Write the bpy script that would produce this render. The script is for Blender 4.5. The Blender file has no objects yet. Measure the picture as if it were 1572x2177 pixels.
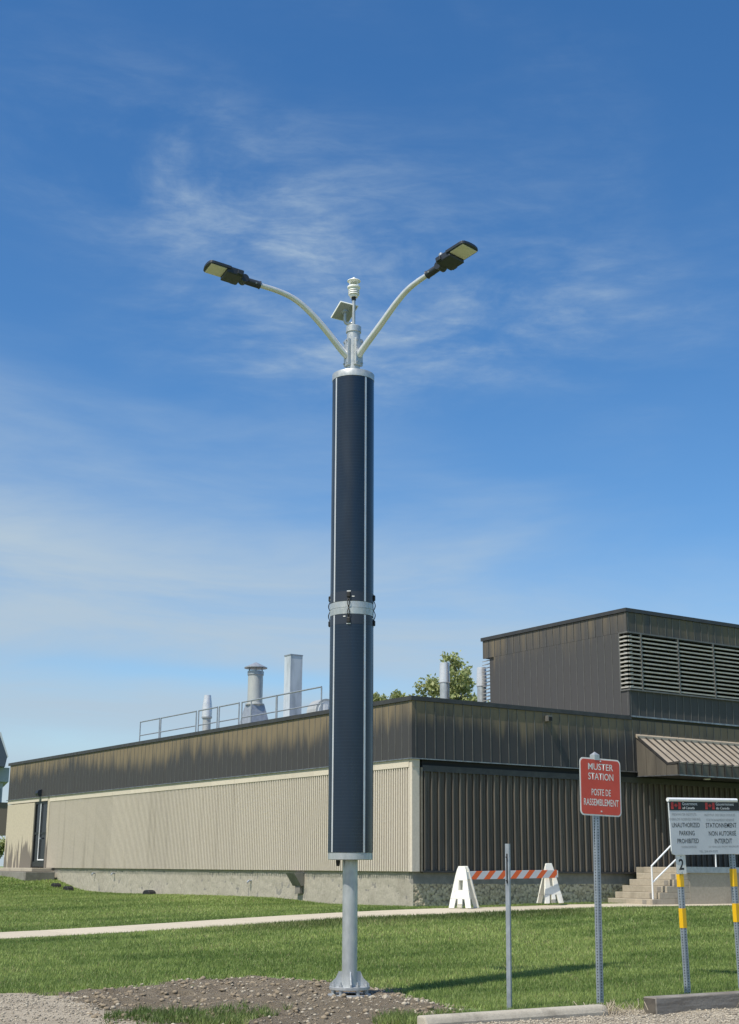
import bpy, bmesh, math, random
import numpy as np
from mathutils import Vector, Matrix
R = math.radians
rng = np.random.default_rng(7); random.seed(7)
scn = bpy.context.scene
col = scn.collection

# ---------------------------------------------------------------- camera
cam = bpy.data.cameras.new('camera')
cam.sensor_fit = 'VERTICAL'; cam.sensor_height = 24.0
cam.lens = 24.0 * 2890.0 / 2177.0
cam.clip_start = 0.1; cam.clip_end = 5000
camo = bpy.data.objects.new('camera', cam); col.objects.link(camo)
camo.matrix_world = Matrix.Translation((0, 0, 1.6)) @ Matrix.Rotation(R(90 + 14.71), 4, 'X') @ Matrix.Rotation(R(0.45), 4, 'Z')
scn.camera = camo

# ---------------------------------------------------------------- sun and sky
SUN_EL = 58.0
SHADOW_AZ = 45.0                       # direction the shadows fall, degrees from +X
sd = Vector((math.cos(R(SHADOW_AZ)) * math.cos(R(SUN_EL)), math.sin(R(SHADOW_AZ)) * math.cos(R(SUN_EL)), -math.sin(R(SUN_EL))))
sun = bpy.data.lights.new('sun', 'SUN'); sun.energy = 4.3; sun.angle = R(0.5); sun.color = (1.0, 0.94, 0.83)
suno = bpy.data.objects.new('sun', sun); col.objects.link(suno)
suno.rotation_euler = sd.to_track_quat('-Z', 'Y').to_euler()
suno.location = (-20, -20, 40)

world = bpy.data.worlds.new('World'); scn.world = world; world.use_nodes = True
wn, wl = world.node_tree.nodes, world.node_tree.links
wn.clear()
def W(t, **k):
    n = wn.new(t)
    for a, b in k.items(): setattr(n, a, b)
    return n
def wmath(op, a, b=None, c=None, clamp=False):
    n = W('ShaderNodeMath', operation=op); n.use_clamp = clamp
    for i, v in enumerate((a, b, c)):
        if v is None: continue
        if isinstance(v, (int, float)): n.inputs[i].default_value = v
        else: wl.new(v, n.inputs[i])
    return n.outputs[0]
sky = W('ShaderNodeTexSky', sky_type='NISHITA'); sky.sun_disc = False
sky.sun_elevation = R(SUN_EL)
sky.sun_rotation = R(270.0 - SHADOW_AZ)
sky.altitude = 230; sky.air_density = 1.0; sky.dust_density = 0.6; sky.ozone_density = 2.2
tc = W('ShaderNodeTexCoord')
sep = W('ShaderNodeSeparateXYZ'); wl.new(tc.outputs['Generated'], sep.inputs[0])
az = wmath('ARCTAN2', sep.outputs[0], sep.outputs[1])
el = wmath('ARCSINE', sep.outputs[2])
def gauss(u0, v0, su, sv, ang):
    """soft elongated patch of thin cloud round (azimuth, elevation)"""
    du = wmath('SUBTRACT', az, u0); dv = wmath('SUBTRACT', el, v0)
    c, s = math.cos(ang), math.sin(ang)
    p = wmath('ADD', wmath('MULTIPLY', du, c / su), wmath('MULTIPLY', dv, s / su))
    q = wmath('ADD', wmath('MULTIPLY', du, -s / sv), wmath('MULTIPLY', dv, c / sv))
    r2 = wmath('ADD', wmath('MULTIPLY', p, p), wmath('MULTIPLY', q, q))
    return wmath('EXPONENT', wmath('MULTIPLY', r2, -1.0))
def wnoise(scale, sx, sy, rot, detail=6, rough=0.55, dist=0.6, off=0.0):
    cmb = W('ShaderNodeCombineXYZ'); wl.new(az, cmb.inputs[0]); wl.new(el, cmb.inputs[1]); cmb.inputs[2].default_value = off
    mp = W('ShaderNodeMapping'); mp.inputs['Rotation'].default_value = (0, 0, rot); mp.inputs['Scale'].default_value = (sx, sy, 1)
    wl.new(cmb.outputs[0], mp.inputs[0])
    n = W('ShaderNodeTexNoise'); n.inputs['Scale'].default_value = scale; n.inputs['Detail'].default_value = detail
    n.inputs['Roughness'].default_value = rough; n.inputs['Distortion'].default_value = dist
    wl.new(mp.outputs[0], n.inputs['Vector'])
    return n.outputs['Fac']
def wramp(x, lo, hi):
    n = W('ShaderNodeMapRange', interpolation_type='SMOOTHSTEP'); wl.new(x, n.inputs[0])
    n.inputs[1].default_value = lo; n.inputs[2].default_value = hi
    return n.outputs[0]
wisp = wramp(wnoise(6.5, 0.8, 2.0, 0.42, 9, 0.60, 0.35), 0.34, 0.70)
fine = wramp(wnoise(30.0, 0.55, 2.6, 0.62, 9, 0.66, 0.45, 3.1), 0.30, 0.74)
wisps = wmath('MULTIPLY', wisp, wmath('MULTIPLY_ADD', fine, 0.65, 0.40))
band = gauss(-0.045, 0.450, 0.19, 0.060, -0.28)
band = wmath('ADD', band, wmath('MULTIPLY', gauss(0.0, 0.385, 0.13, 0.040, 0.03), 1.0), clamp=True)
band = wmath('ADD', band, wmath('MULTIPLY', gauss(0.17, 0.415, 0.07, 0.03, -0.3), 0.35), clamp=True)
generic = wmath('MULTIPLY', wramp(wnoise(2.1, 1.0, 1.7, 0.2, 5, 0.55, 0.4, 9.0), 0.50, 0.75), 0.22)
high = wmath('MULTIPLY', wisps, wmath('ADD', wmath('MULTIPLY', band, 1.35), generic))
# low milky veil that thickens towards the horizon, with clearer streaks in it
veilnoise = wnoise(3.2, 1.0, 4.2, -0.10, 7, 0.55, 0.5, 5.0)
edge = wmath('ADD', el, wmath('MULTIPLY', wmath('SUBTRACT', veilnoise, 0.5), -0.16))
edge = wmath('ADD', edge, wmath('MULTIPLY', az, 0.24))
veil = wmath('SUBTRACT', 1.0, wramp(edge, 0.155, 0.32))
streak = gauss(-0.10, 0.135, 0.17, 0.0085, -0.05)
streak = wmath('ADD', streak, wmath('MULTIPLY', gauss(-0.20, 0.085, 0.10, 0.012, 0.0), 0.5))
veil = wmath('MULTIPLY', veil, wmath('SUBTRACT', 1.0, wmath('MULTIPLY', streak, 0.80)))
veil = wmath('MULTIPLY', veil, wmath('MULTIPLY_ADD', wramp(wnoise(6.0, 0.6, 3.4, 0.12, 8, 0.6, 0.5, 1.7), 0.28, 0.68), 0.55, 0.48))
cover = wmath('ADD', wmath('MULTIPLY', high, 0.72), wmath('MULTIPLY', veil, 0.92), clamp=True)
hsv = W('ShaderNodeHueSaturation'); hsv.inputs['Hue'].default_value = 0.502; hsv.inputs['Saturation'].default_value = 1.31; hsv.inputs['Value'].default_value = 0.95
wl.new(sky.outputs[0], hsv.inputs['Color'])
mix = W('ShaderNodeMix', data_type='RGBA'); wl.new(cover, mix.inputs[0]); wl.new(hsv.outputs[0], mix.inputs[6])
mix.inputs[7].default_value = (2.95, 3.72, 4.45, 1)
bg = W('ShaderNodeBackground'); bg.inputs['Strength'].default_value = 0.132
wl.new(mix.outputs[2], bg.inputs['Color'])
wo = W('ShaderNodeOutputWorld'); wl.new(bg.outputs[0], wo.inputs['Surface'])

vs = scn.view_settings
vs.view_transform = 'Standard'; vs.look = 'None'; vs.gamma = 1.0; vs.exposure = 0.22
try: vs.use_curve_mapping = False
except Exception: pass
scn.cycles.max_bounces = 6; scn.cycles.diffuse_bounces = 3; scn.cycles.glossy_bounces = 3

# ---------------------------------------------------------------- frames of reference
# "local" axes: x' runs along the front facade, y' along the long concrete side, origin at the building corner
ANG = R(33.78)
DR = np.array([math.cos(ANG), math.sin(ANG)]); DL = np.array([-DR[1], DR[0]])
CORNER = np.array([1.228, 38.0])
def to_world(x, y): return CORNER + DR * x + DL * y
def to_local(wx, wy):
    q = np.stack([np.asarray(wx) - CORNER[0], np.asarray(wy) - CORNER[1]], -1)
    return q @ DR, q @ DL
_ctrl = []
for x, y, z in [(0, 0, .6), (0, 4.2, .57), (0, 6.9, .66), (0, 10.6, .66), (0, 16, .62), (0, 20.3, .60), (0, 23.2, .68), (0, 25.2, .95), (0, 26.8, 1.16), (0, 32, 1.16), (-3, 32, 1.06), (-6, 40, 1.0),
                (-11.7, -1.2, .19), (-8.45, -1.2, .3), (-3.39, -1.2, .5), (-.5, -1.2, .575), (2.65, -1.2, .61), (5.24, -1.2, .655), (9, -1.2, .66), (15, -1.2, .68),
                (-12.5, -3.4, .17), (-9.45, -3.4, .26), (-4.78, -3.4, .44), (-2.1, -3.4, .51), (.8, -3.4, .57), (3.2, -3.4, .63), (7, -3.4, .64), (14, -3.4, .66),
                (1.3, 0, .59), (7.7, 0, .66)]:
    p = to_world(x, y); _ctrl.append((p[0], p[1], z))
for y in (17.0, 19.0, 21.2): 
    for x in (-9, -4.5, 0, 4.5, 9): _ctrl.append((x, y, (-.05 if y == 19.0 else .02) if x == 0 else (.05 if y < 20 else .06)))
for y in (13.5, 9.0):
    for x in (-12, -4, 4, 12): _ctrl.append((x, y, .04))
_P = np.array(_ctrl)
def _U(r2): return np.where(r2 > 1e-9, r2 * np.log(np.maximum(r2, 1e-9)), 0)
def _solve():
    n = len(_P); d2 = ((_P[:, None, :2] - _P[None, :, :2]) ** 2).sum(-1)
    K = _U(d2) + np.eye(n) * 0.6; A = np.zeros((n + 3, n + 3)); A[:n, :n] = K
    A[:n, n] = 1; A[:n, n + 1:] = _P[:, :2]; A[n, :n] = 1; A[n + 1:, :n] = _P[:, :2].T
    return np.linalg.solve(A, np.concatenate([_P[:, 2], np.zeros(3)]))
_WT = _solve()
def sstep(t, a, b):
    t = np.clip((t - a) / (b - a), 0, 1); return t * t * (3 - 2 * t)
def ground(x, y):
    x = np.asarray(x, float); y = np.asarray(y, float); sh = np.broadcast(x, y).shape
    xf = np.broadcast_to(x, sh).ravel(); yf = np.broadcast_to(y, sh).ravel()
    out = np.zeros(xf.size)
    for i in range(0, xf.size, 20000):
        xx, yy = xf[i:i + 20000], yf[i:i + 20000]
        d2 = (xx[:, None] - _P[None, :, 0]) ** 2 + (yy[:, None] - _P[None, :, 1]) ** 2
        out[i:i + 20000] = _U(d2) @ _WT[:len(_P)] + _WT[len(_P)] + _WT[len(_P) + 1] * xx + _WT[len(_P) + 2] * yy
    out = np.clip(out, -0.06, 1.2)
    near = sstep(yf, 9.0, 15.0); out = 0.04 + (out - 0.04) * near
    far = np.maximum(sstep(np.abs(xf), 22, 40), sstep(yf, 66, 90)); base = np.where(yf > 15, 0.04 + 0.96 * sstep(yf, 20, 70), 0.04)
    out = out + (base - out) * far
    return out.reshape(sh)
def gz(x, y): return float(ground(np.array([x]), np.array([y]))[0])

# ---------------------------------------------------------------- materials
MATS = {}
def mk(name):
    m = bpy.data.materials.new(name); m.use_nodes = True
    nt = m.node_tree; b = nt.nodes['Principled BSDF']; MATS[name] = m
    return m, nt, b
def node(nt, t, **k):
    n = nt.nodes.new(t)
    for a, v in k.items(): setattr(n, a, v)
    return n
def pos_noise(nt, scale, stretch=(1, 1, 1), detail=5, rough=.6, coords='world', dist=0.0):
    if coords == 'world': src = node(nt, 'ShaderNodeNewGeometry').outputs['Position']
    else: src = node(nt, 'ShaderNodeTexCoord').outputs['Object']
    mp = node(nt, 'ShaderNodeMapping'); mp.inputs['Scale'].default_value = stretch
    nt.links.new(src, mp.inputs[0])
    n = node(nt, 'ShaderNodeTexNoise'); n.inputs['Scale'].default_value = scale; n.inputs['Detail'].default_value = detail
    n.inputs['Roughness'].default_value = rough; n.inputs['Distortion'].default_value = dist
    nt.links.new(mp.outputs[0], n.inputs['Vector'])
    return n.outputs['Fac']
def rampf(nt, x, lo, hi, a=0.0, b=1.0):
    n = node(nt, 'ShaderNodeMapRange', interpolation_type='SMOOTHSTEP'); nt.links.new(x, n.inputs[0])
    n.inputs[1].default_value = lo; n.inputs[2].default_value = hi; n.inputs[3].default_value = a; n.inputs[4].default_value = b
    return n.outputs[0]
def nmath(nt, op, a, b=None, clamp=False):
    n = node(nt, 'ShaderNodeMath', operation=op); n.use_clamp = clamp
    for i, v in enumerate((a, b)):
        if v is None: continue
        if isinstance(v, (int, float)): n.inputs[i].default_value = v
        else: nt.links.new(v, n.inputs[i])
    return n.outputs[0]
def mixc(nt, fac, a, b):
    n = node(nt, 'ShaderNodeMix', data_type='RGBA')
    if isinstance(fac, (int, float)): n.inputs[0].default_value = fac
    else: nt.links.new(fac, n.inputs[0])
    for i, v in ((6, a), (7, b)):
        if isinstance(v, tuple): n.inputs[i].default_value = (*v[:3], 1)
        else: nt.links.new(v, n.inputs[i])
    return n.outputs[2]
def bump(nt, b, h, strength=.4, dist=.01):
    n = node(nt, 'ShaderNodeBump'); n.inputs['Strength'].default_value = strength; n.inputs['Distance'].default_value = dist
    nt.links.new(h, n.inputs['Height']); nt.links.new(n.outputs[0], b.inputs['Normal'])
def simple(name, c, rough=.6, metal=0.0, c2=None, scale=6.0, stretch=(1, 1, 1), lo=.35, hi=.7, bs=0.0, bscale=40.0, bd=.01, coords='world', spec=None):
    m, nt, b = mk(name)
    b.inputs['Base Color'].default_value = (*c, 1); b.inputs['Roughness'].default_value = rough; b.inputs['Metallic'].default_value = metal
    if spec is not None: b.inputs['Specular IOR Level'].default_value = spec
    if c2 is not None:
        f = rampf(nt, pos_noise(nt, scale, stretch, coords=coords), lo, hi)
        nt.links.new(mixc(nt, f, c, c2), b.inputs['Base Color'])
        nt.links.new(rampf(nt, pos_noise(nt, scale * 2.3, stretch, coords=coords), .3, .7, max(.03, rough - .12), min(1, rough + .12)), b.inputs['Roughness'])
    if bs > 0: bump(nt, b, pos_noise(nt, bscale, (1, 1, 1), 6, .65, coords), bs, bd)
    return m
def fascia_mat(name, zlo, zhi, dark, brown, amount):
    """weathered dark sheet metal: brown fading that runs down in streaks from the top edge"""
    m, nt, b = mk(name)
    geo = node(nt, 'ShaderNodeNewGeometry'); sp = node(nt, 'ShaderNodeSeparateXYZ'); nt.links.new(geo.outputs['Position'], sp.inputs[0])
    grad = rampf(nt, sp.outputs[2], zlo, zhi)
    st = pos_noise(nt, 1.0, (2.6, 2.6, .22), 6, .62); big = pos_noise(nt, .28, (1, 1, .5), 3, .5); fine_ = pos_noise(nt, 3.0, (6, 6, .35), 5, .6)
    v = nmath(nt, 'ADD', nmath(nt, 'ADD', nmath(nt, 'MULTIPLY', grad, .55), nmath(nt, 'MULTIPLY', st, .75)), nmath(nt, 'MULTIPLY', big, .55))
    v = nmath(nt, 'ADD', v, nmath(nt, 'MULTIPLY', fine_, .16))
    f = rampf(nt, v, 1.02 - amount, 1.38 - amount)
    c = mixc(nt, f, dark, brown)
    sc = rampf(nt, pos_noise(nt, 30, (1, 1, .15), 4, .7), .6, .85, 0, .35)
    c = mixc(nt, sc, c, tuple(min(1, x * 2.0) for x in dark))
    nt.links.new(c, b.inputs['Base Color'])
    b.inputs['Metallic'].default_value = 0; b.inputs['Specular IOR Level'].default_value = .3
    nt.links.new(rampf(nt, st, .3, .7, .50, .70), b.inputs['Roughness'])
    bump(nt, b, pos_noise(nt, 1.6, (1, 1, .5), 3, .5), .12, .02)
    return m
fascia_mat('fascia_metal', 4.6, 6.3, (.056, .054, .055), (.205, .162, .104), .09)
fascia_mat('penthouse_metal', 6.4, 9.9, (.070, .068, .068), (.165, .135, .092), -.10)
simple('dark_trim', (.042, .041, .042), .45, .15, (.056, .053, .050), 3)
simple('trim_edge', (.30, .31, .33), .35, .7, (.18, .18, .19), 5)
simple('rib_metal', (.095, .084, .070), .6, 0, (.14, .122, .097), 1.2, (3, 3, .3), .35, .75)
simple('rib_back', (.050, .046, .041), .6, 0, (.072, .064, .054), 1.2, (3, 3, .3))
simple('louvre_metal', (.46, .44, .40), .55, 0, (.36, .34, .30), 4, (1, 1, 3))
simple('lit_seam_and_trim', (.17, .165, .155), .45, .2, (.12, .115, .105), 4)  # on panel seams this paler colour carries edge light; elsewhere plain metal trim
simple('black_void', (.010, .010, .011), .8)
def concrete_mat(name, c, c2, grime, gs=(1.4, 1.4, .16), lo=.58, hi=.85, bs=.5, bscale=60, bd=.01):
    m, nt, b = mk(name); b.inputs['Roughness'].default_value = .9
    a = rampf(nt, pos_noise(nt, 14, (1, 1, 1), 6, .7), .3, .7)
    cc = mixc(nt, a, c, c2)
    g = rampf(nt, nmath(nt, 'ADD', nmath(nt, 'MULTIPLY', pos_noise(nt, 1.0, gs, 6, .62), .8), nmath(nt, 'MULTIPLY', pos_noise(nt, .35, (1, 1, .6), 3), .25)), lo - .02, hi)
    cc = mixc(nt, g, cc, grime)
    oi = node(nt, 'ShaderNodeObjectInfo'); hv = node(nt, 'ShaderNodeHueSaturation'); nt.links.new(cc, hv.inputs['Color']); nt.links.new(rampf(nt, oi.outputs['Random'], 0, 1, .955, 1.03), hv.inputs['Value'])
    nt.links.new(hv.outputs[0], b.inputs['Base Color'])
    if bs: bump(nt, b, pos_noise(nt, bscale, (1, 1, 1), 5, .7), bs, bd)
    return m
concrete_mat('wall_concrete', (.58, .515, .425), (.66, .59, .49), (.33, .285, .225), (2.6, 2.6, .12), .56, .84)
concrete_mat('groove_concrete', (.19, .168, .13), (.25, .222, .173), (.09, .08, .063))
concrete_mat('band_concrete', (.64, .57, .465), (.59, .525, .425), (.46, .405, .325))
def grimy_end():
    m, nt, b = mk('end_concrete'); b.inputs['Roughness'].default_value = .9
    geo = node(nt, 'ShaderNodeNewGeometry'); sp = node(nt, 'ShaderNodeSeparateXYZ'); nt.links.new(geo.outputs['Position'], sp.inputs[0])
    up = rampf(nt, sp.outputs[2], 1.5, 3.9)
    n = pos_noise(nt, 1.0, (3.2, 3.2, .35), 4, .55)
    f = rampf(nt, nmath(nt, 'SUBTRACT', n, nmath(nt, 'MULTIPLY', up, .32)), .38, .46)
    c = mixc(nt, rampf(nt, pos_noise(nt, 12), .3, .7), (.45, .395, .30), (.52, .46, .35))
    nt.links.new(mixc(nt, f, c, (.17, .15, .125)), b.inputs['Base Color'])
    bump(nt, b, pos_noise(nt, 60), .4)
grimy_end()
concrete_mat('foundation_stucco', (.47, .435, .36), (.36, .33, .27), (.26, .235, .19), (.9, .9, .5), .55, .85, .8, 45, .03)
def pebble_mat():
    m, nt, b = mk('pebble_dash'); b.inputs['Roughness'].default_value = .9
    geo = node(nt, 'ShaderNodeNewGeometry')
    v = node(nt, 'ShaderNodeTexVoronoi'); v.inputs['Scale'].default_value = 13; nt.links.new(geo.outputs['Position'], v.inputs['Vector'])
    sx = node(nt, 'ShaderNodeSeparateColor'); nt.links.new(v.outputs['Color'], sx.inputs[0])
    c = mixc(nt, sx.outputs[0], (.48, .385, .255), (.76, .635, .45))
    c = mixc(nt, rampf(nt, v.outputs['Distance'], .45, .85), c, (.24, .20, .145))
    nt.links.new(c, b.inputs['Base Color'])
    inv = nmath(nt, 'SUBTRACT', 1.0, v.outputs['Distance']); bump(nt, b, inv, .7, .03)
pebble_mat()
simple('foundation_smooth', (.23, .22, .20), .9, 0, (.30, .285, .255), 5, bs=.4)
concrete_mat('step_concrete', (.44, .39, .31), (.36, .32, .25), (.24, .21, .165), (2, 2, .8), .52, .8)
concrete_mat('path_concrete', (.55, .485, .37), (.48, .425, .325), (.37, .32, .24), (.8, .8, .8), .55, .85, .4, 80, .005)
concrete_mat('kerb_concrete', (.47, .43, .35), (.38, .345, .28), (.24, .215, .17), (3, 3, 3), .52, .75, .6, 50, .01)
simple('canopy_tan', (.43, .365, .285), .45, .1, (.37, .31, .24), 3)
simple('galvanised', (.54, .56, .565), .45, .55, (.43, .45, .46), 9, (1, 1, .5), .3, .7, .06, 80, .004)
simple('aluminium', (.68, .69, .71), .32, .35, (.61, .62, .64), 5, (1, 1, 1))
simple('dull_steel', (.40, .43, .47), .5, .5, (.31, .335, .37), 8)
simple('stack_grey', (.52, .53, .52), .5, .35, (.38, .385, .38), 3, (1, 1, .4), .35, .7)
simple('duct_paint', (.55, .60, .66), .55, .1, (.33, .37, .41), 2.2, (1, 1, .2), .45, .72)
simple('white_plastic', (.82, .82, .80), .45)
simple('barricade_plastic', (.80, .79, .72), .6, 0, (.58, .54, .45), 7, (1, 1, .6), .56, .78)
simple('white_paint', (.80, .81, .82), .4, 0, (.62, .62, .60), 12, (1, 1, 1), .6, .8)
simple('black_housing', (.020, .026, .038), .45)
simple('panel_grey', (.30, .31, .31), .6)
simple('black_rubber', (.015, .015, .016), .6)
simple('led_lens', (.66, .62, .55), .4, 0, (.58, .545, .48), 90)
simple('sign_red', (.60, .075, .046), .5, 0, (.55, .070, .045), 3, coords='object')
simple('sign_white', (.78, .78, .74), .5, 0, (.70, .69, .64), 10, coords='object')
simple('board_grey', (.60, .63, .65), .5, 0, (.53, .56, .58), 2.5, (1, 1, .5), coords='object')
simple('board_black', (.012, .012, .014), .5)
simple('letter_black', (.015, .016, .02), .5)
simple('letter_grey', (.28, .29, .30), .6)
simple('letter_white', (.82, .82, .80), .5)
simple('flag_red', (.50, .035, .03), .5)
simple('yellow_tape', (.82, .47, .008), .4)
simple('glass_dark', (.012, .014, .017), .12, 0, spec=.25)
simple('door_frame', (.025, .027, .030), .4, .4)
simple('timber_weathered', (.27, .25, .22), .9, 0, (.17, .15, .125), 3, (.8, .8, 9), .35, .68, .6, 30, .012)
simple('timber_end', (.12, .105, .085), .9, 0, (.075, .065, .055), 9, bs=.5)
simple('grey_board', (.25, .235, .21), .9, 0, (.18, .165, .145), 3, bs=.4)
simple('stone_pale', (.46, .41, .32), .85, 0, (.33, .29, .225), 30)
simple('stone_grey', (.29, .255, .20), .9, 0, (.2, .18, .15), 30)
simple('clod', (.215, .172, .118), .95, 0, (.30, .245, .172), 30)
simple('straw', (.42, .36, .26), .8)
simple('bark', (.10, .075, .055), .9, 0, (.16, .125, .095), 8)
simple('car_white', (.80, .81, .82), .25); simple('tyre', (.015, .015, .016), .8); simple('car_glass', (.012, .014, .018), .08)
simple('far_wall', (.33, .38, .44), .5, 0, (.28, .33, .39), 1); simple('far_dark', (.05, .07, .10), .4); simple('far_edge', (.50, .55, .60), .5); simple('far_brown', (.13, .11, .09), .8)
def leaf_mat(name, c, c2, attr=None):
    m, nt, b = mk(name)
    b.inputs['Roughness'].default_value = .55
    if attr:
        a = node(nt, 'ShaderNodeAttribute', attribute_name=attr); cc = a.outputs['Color']
    else:
        cc = mixc(nt, rampf(nt, pos_noise(nt, 5), .3, .7), c, c2)
    nt.links.new(cc, b.inputs['Base Color'])
    tr = node(nt, 'ShaderNodeBsdfTranslucent'); nt.links.new(cc, tr.inputs[0])
    ms = node(nt, 'ShaderNodeMixShader'); ms.inputs[0].default_value = .35
    out = nt.nodes['Material Output']
    nt.links.new(b.outputs[0], ms.inputs[1]); nt.links.new(tr.outputs[0], ms.inputs[2]); nt.links.new(ms.outputs[0], out.inputs[0])
leaf_mat('tree_leaf', (.25, .31, .10), (.42, .44, .20))
leaf_mat('grass_blade', None, None, 'blade_colour')
def lawn_mat():
    m, nt, b = mk('lawn_soil'); b.inputs['Roughness'].default_value = .95
    c = mixc(nt, rampf(nt, pos_noise(nt, 1.1, (1, 1, 1), 6, .65), .3, .7), (.13, .20, .045), (.20, .27, .07))
    c = mixc(nt, rampf(nt, pos_noise(nt, 9, (1, 1, 1), 5, .7), .52, .75), c, (.115, .105, .055))
    nt.links.new(c, b.inputs['Base Color']); bump(nt, b, pos_noise(nt, 40, detail=6), .8, .04)
lawn_mat()
def dirt_mat():
    m, nt, b = mk('dirt'); b.inputs['Roughness'].default_value = .95
    c = mixc(nt, rampf(nt, pos_noise(nt, 3.0, detail=8, rough=.7), .3, .7), (.235, .188, .127), (.36, .295, .205))
    c = mixc(nt, rampf(nt, pos_noise(nt, 22, detail=6, rough=.7), .55, .72), c, (.085, .066, .046))
    c = mixc(nt, rampf(nt, pos_noise(nt, 45, detail=4, rough=.7), .60, .70), c, (.36, .325, .26))
    nt.links.new(c, b.inputs['Base Color']); bump(nt, b, pos_noise(nt, 26, detail=9, rough=.8), 1.0, .10)
dirt_mat()
def gravel_mat():
    m, nt, b = mk('gravel_sand'); b.inputs['Roughness'].default_value = .95
    c = mixc(nt, rampf(nt, pos_noise(nt, 1.2, detail=6), .35, .65), (.47, .41, .31), (.37, .315, .235))
    c = mixc(nt, rampf(nt, pos_noise(nt, 38, detail=6, rough=.75), .5, .7), c, (.22, .185, .14))
    c = mixc(nt, rampf(nt, pos_noise(nt, 60, detail=3, rough=.7), .62, .72), c, (.60, .55, .45))
    nt.links.new(c, b.inputs['Base Color']); bump(nt, b, pos_noise(nt, 45, detail=6, rough=.75), .9, .03)
gravel_mat()
def collector_mat():
    """dark blue thin-film collector skin with fine horizontal cell lines"""
    m, nt, b = mk('collector_film')
    tcn = node(nt, 'ShaderNodeTexCoord'); sp = node(nt, 'ShaderNodeSeparateXYZ'); nt.links.new(tcn.outputs['Object'], sp.inputs[0])
    fr = nmath(nt, 'FRACT', nmath(nt, 'MULTIPLY', sp.outputs[2], 22.0))
    ln = rampf(nt, nmath(nt, 'ABSOLUTE', nmath(nt, 'SUBTRACT', fr, .5)), .38, .5)
    c = mixc(nt, rampf(nt, pos_noise(nt, 4, (1, 1, .2), coords='object'), .3, .7), (.0045, .012, .028), (.007, .017, .037))
    nt.links.new(mixc(nt, ln, c, (.015, .028, .050)), b.inputs['Base Color'])
    b.inputs['Roughness'].default_value = .30; b.inputs['Specular IOR Level'].default_value = .6
    nt.links.new(rampf(nt, pos_noise(nt, 3, (1, 1, .3), coords='object'), .3, .7, .24, .38), b.inputs['Roughness'])
collector_mat()
simple('collector_margin', (.026, .033, .050), .4)
def perforated():
    m, nt, b = mk('perforated_steel'); b.inputs['Metallic'].default_value = .5; b.inputs['Roughness'].default_value = .5
    tcn = node(nt, 'ShaderNodeTexCoord'); sp = node(nt, 'ShaderNodeSeparateXYZ'); nt.links.new(tcn.outputs['Object'], sp.inputs[0])
    lat = nmath(nt, 'MINIMUM', nmath(nt, 'ABSOLUTE', sp.outputs[0]), nmath(nt, 'ABSOLUTE', sp.outputs[1]))
    fr = nmath(nt, 'MULTIPLY', nmath(nt, 'SUBTRACT', nmath(nt, 'FRACT', nmath(nt, 'MULTIPLY', sp.outputs[2], 1 / .034)), .5), .034)
    d = nmath(nt, 'SQRT', nmath(nt, 'ADD', nmath(nt, 'MULTIPLY', lat, lat), nmath(nt, 'MULTIPLY', fr, fr)))
    hole = rampf(nt, d, .0075, .0105, 1, 0)
    c = mixc(nt, rampf(nt, pos_noise(nt, 8, coords='object'), .3, .7), (.38, .42, .47), (.29, .325, .37))
    nt.links.new(mixc(nt, hole, c, (.03, .033, .04)), b.inputs['Base Color'])
perforated()
def stripes():
    m, nt, b = mk('rail_stripes'); b.inputs['Roughness'].default_value = .45
    tcn = node(nt, 'ShaderNodeTexCoord'); sp = node(nt, 'ShaderNodeSeparateXYZ'); nt.links.new(tcn.outputs['Object'], sp.inputs[0])
    v = nmath(nt, 'FRACT', nmath(nt, 'ADD', nmath(nt, 'MULTIPLY', nmath(nt, 'SUBTRACT', sp.outputs[0], nmath(nt, 'MULTIPLY', sp.outputs[2], 1.05)), 1 / .455), .10))
    f = nmath(nt, 'LESS_THAN', v, .46)
    edge = rampf(nt, nmath(nt, 'ABSOLUTE', nmath(nt, 'SUBTRACT', nmath(nt, 'ABSOLUTE', nmath(nt, 'SUBTRACT', v, .5)), .27)), .0, .03, 0, 0)
    nt.links.new(mixc(nt, f, (.55, .57, .60), (.72, .125, .028)), b.inputs['Base Color'])
stripes()

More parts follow.
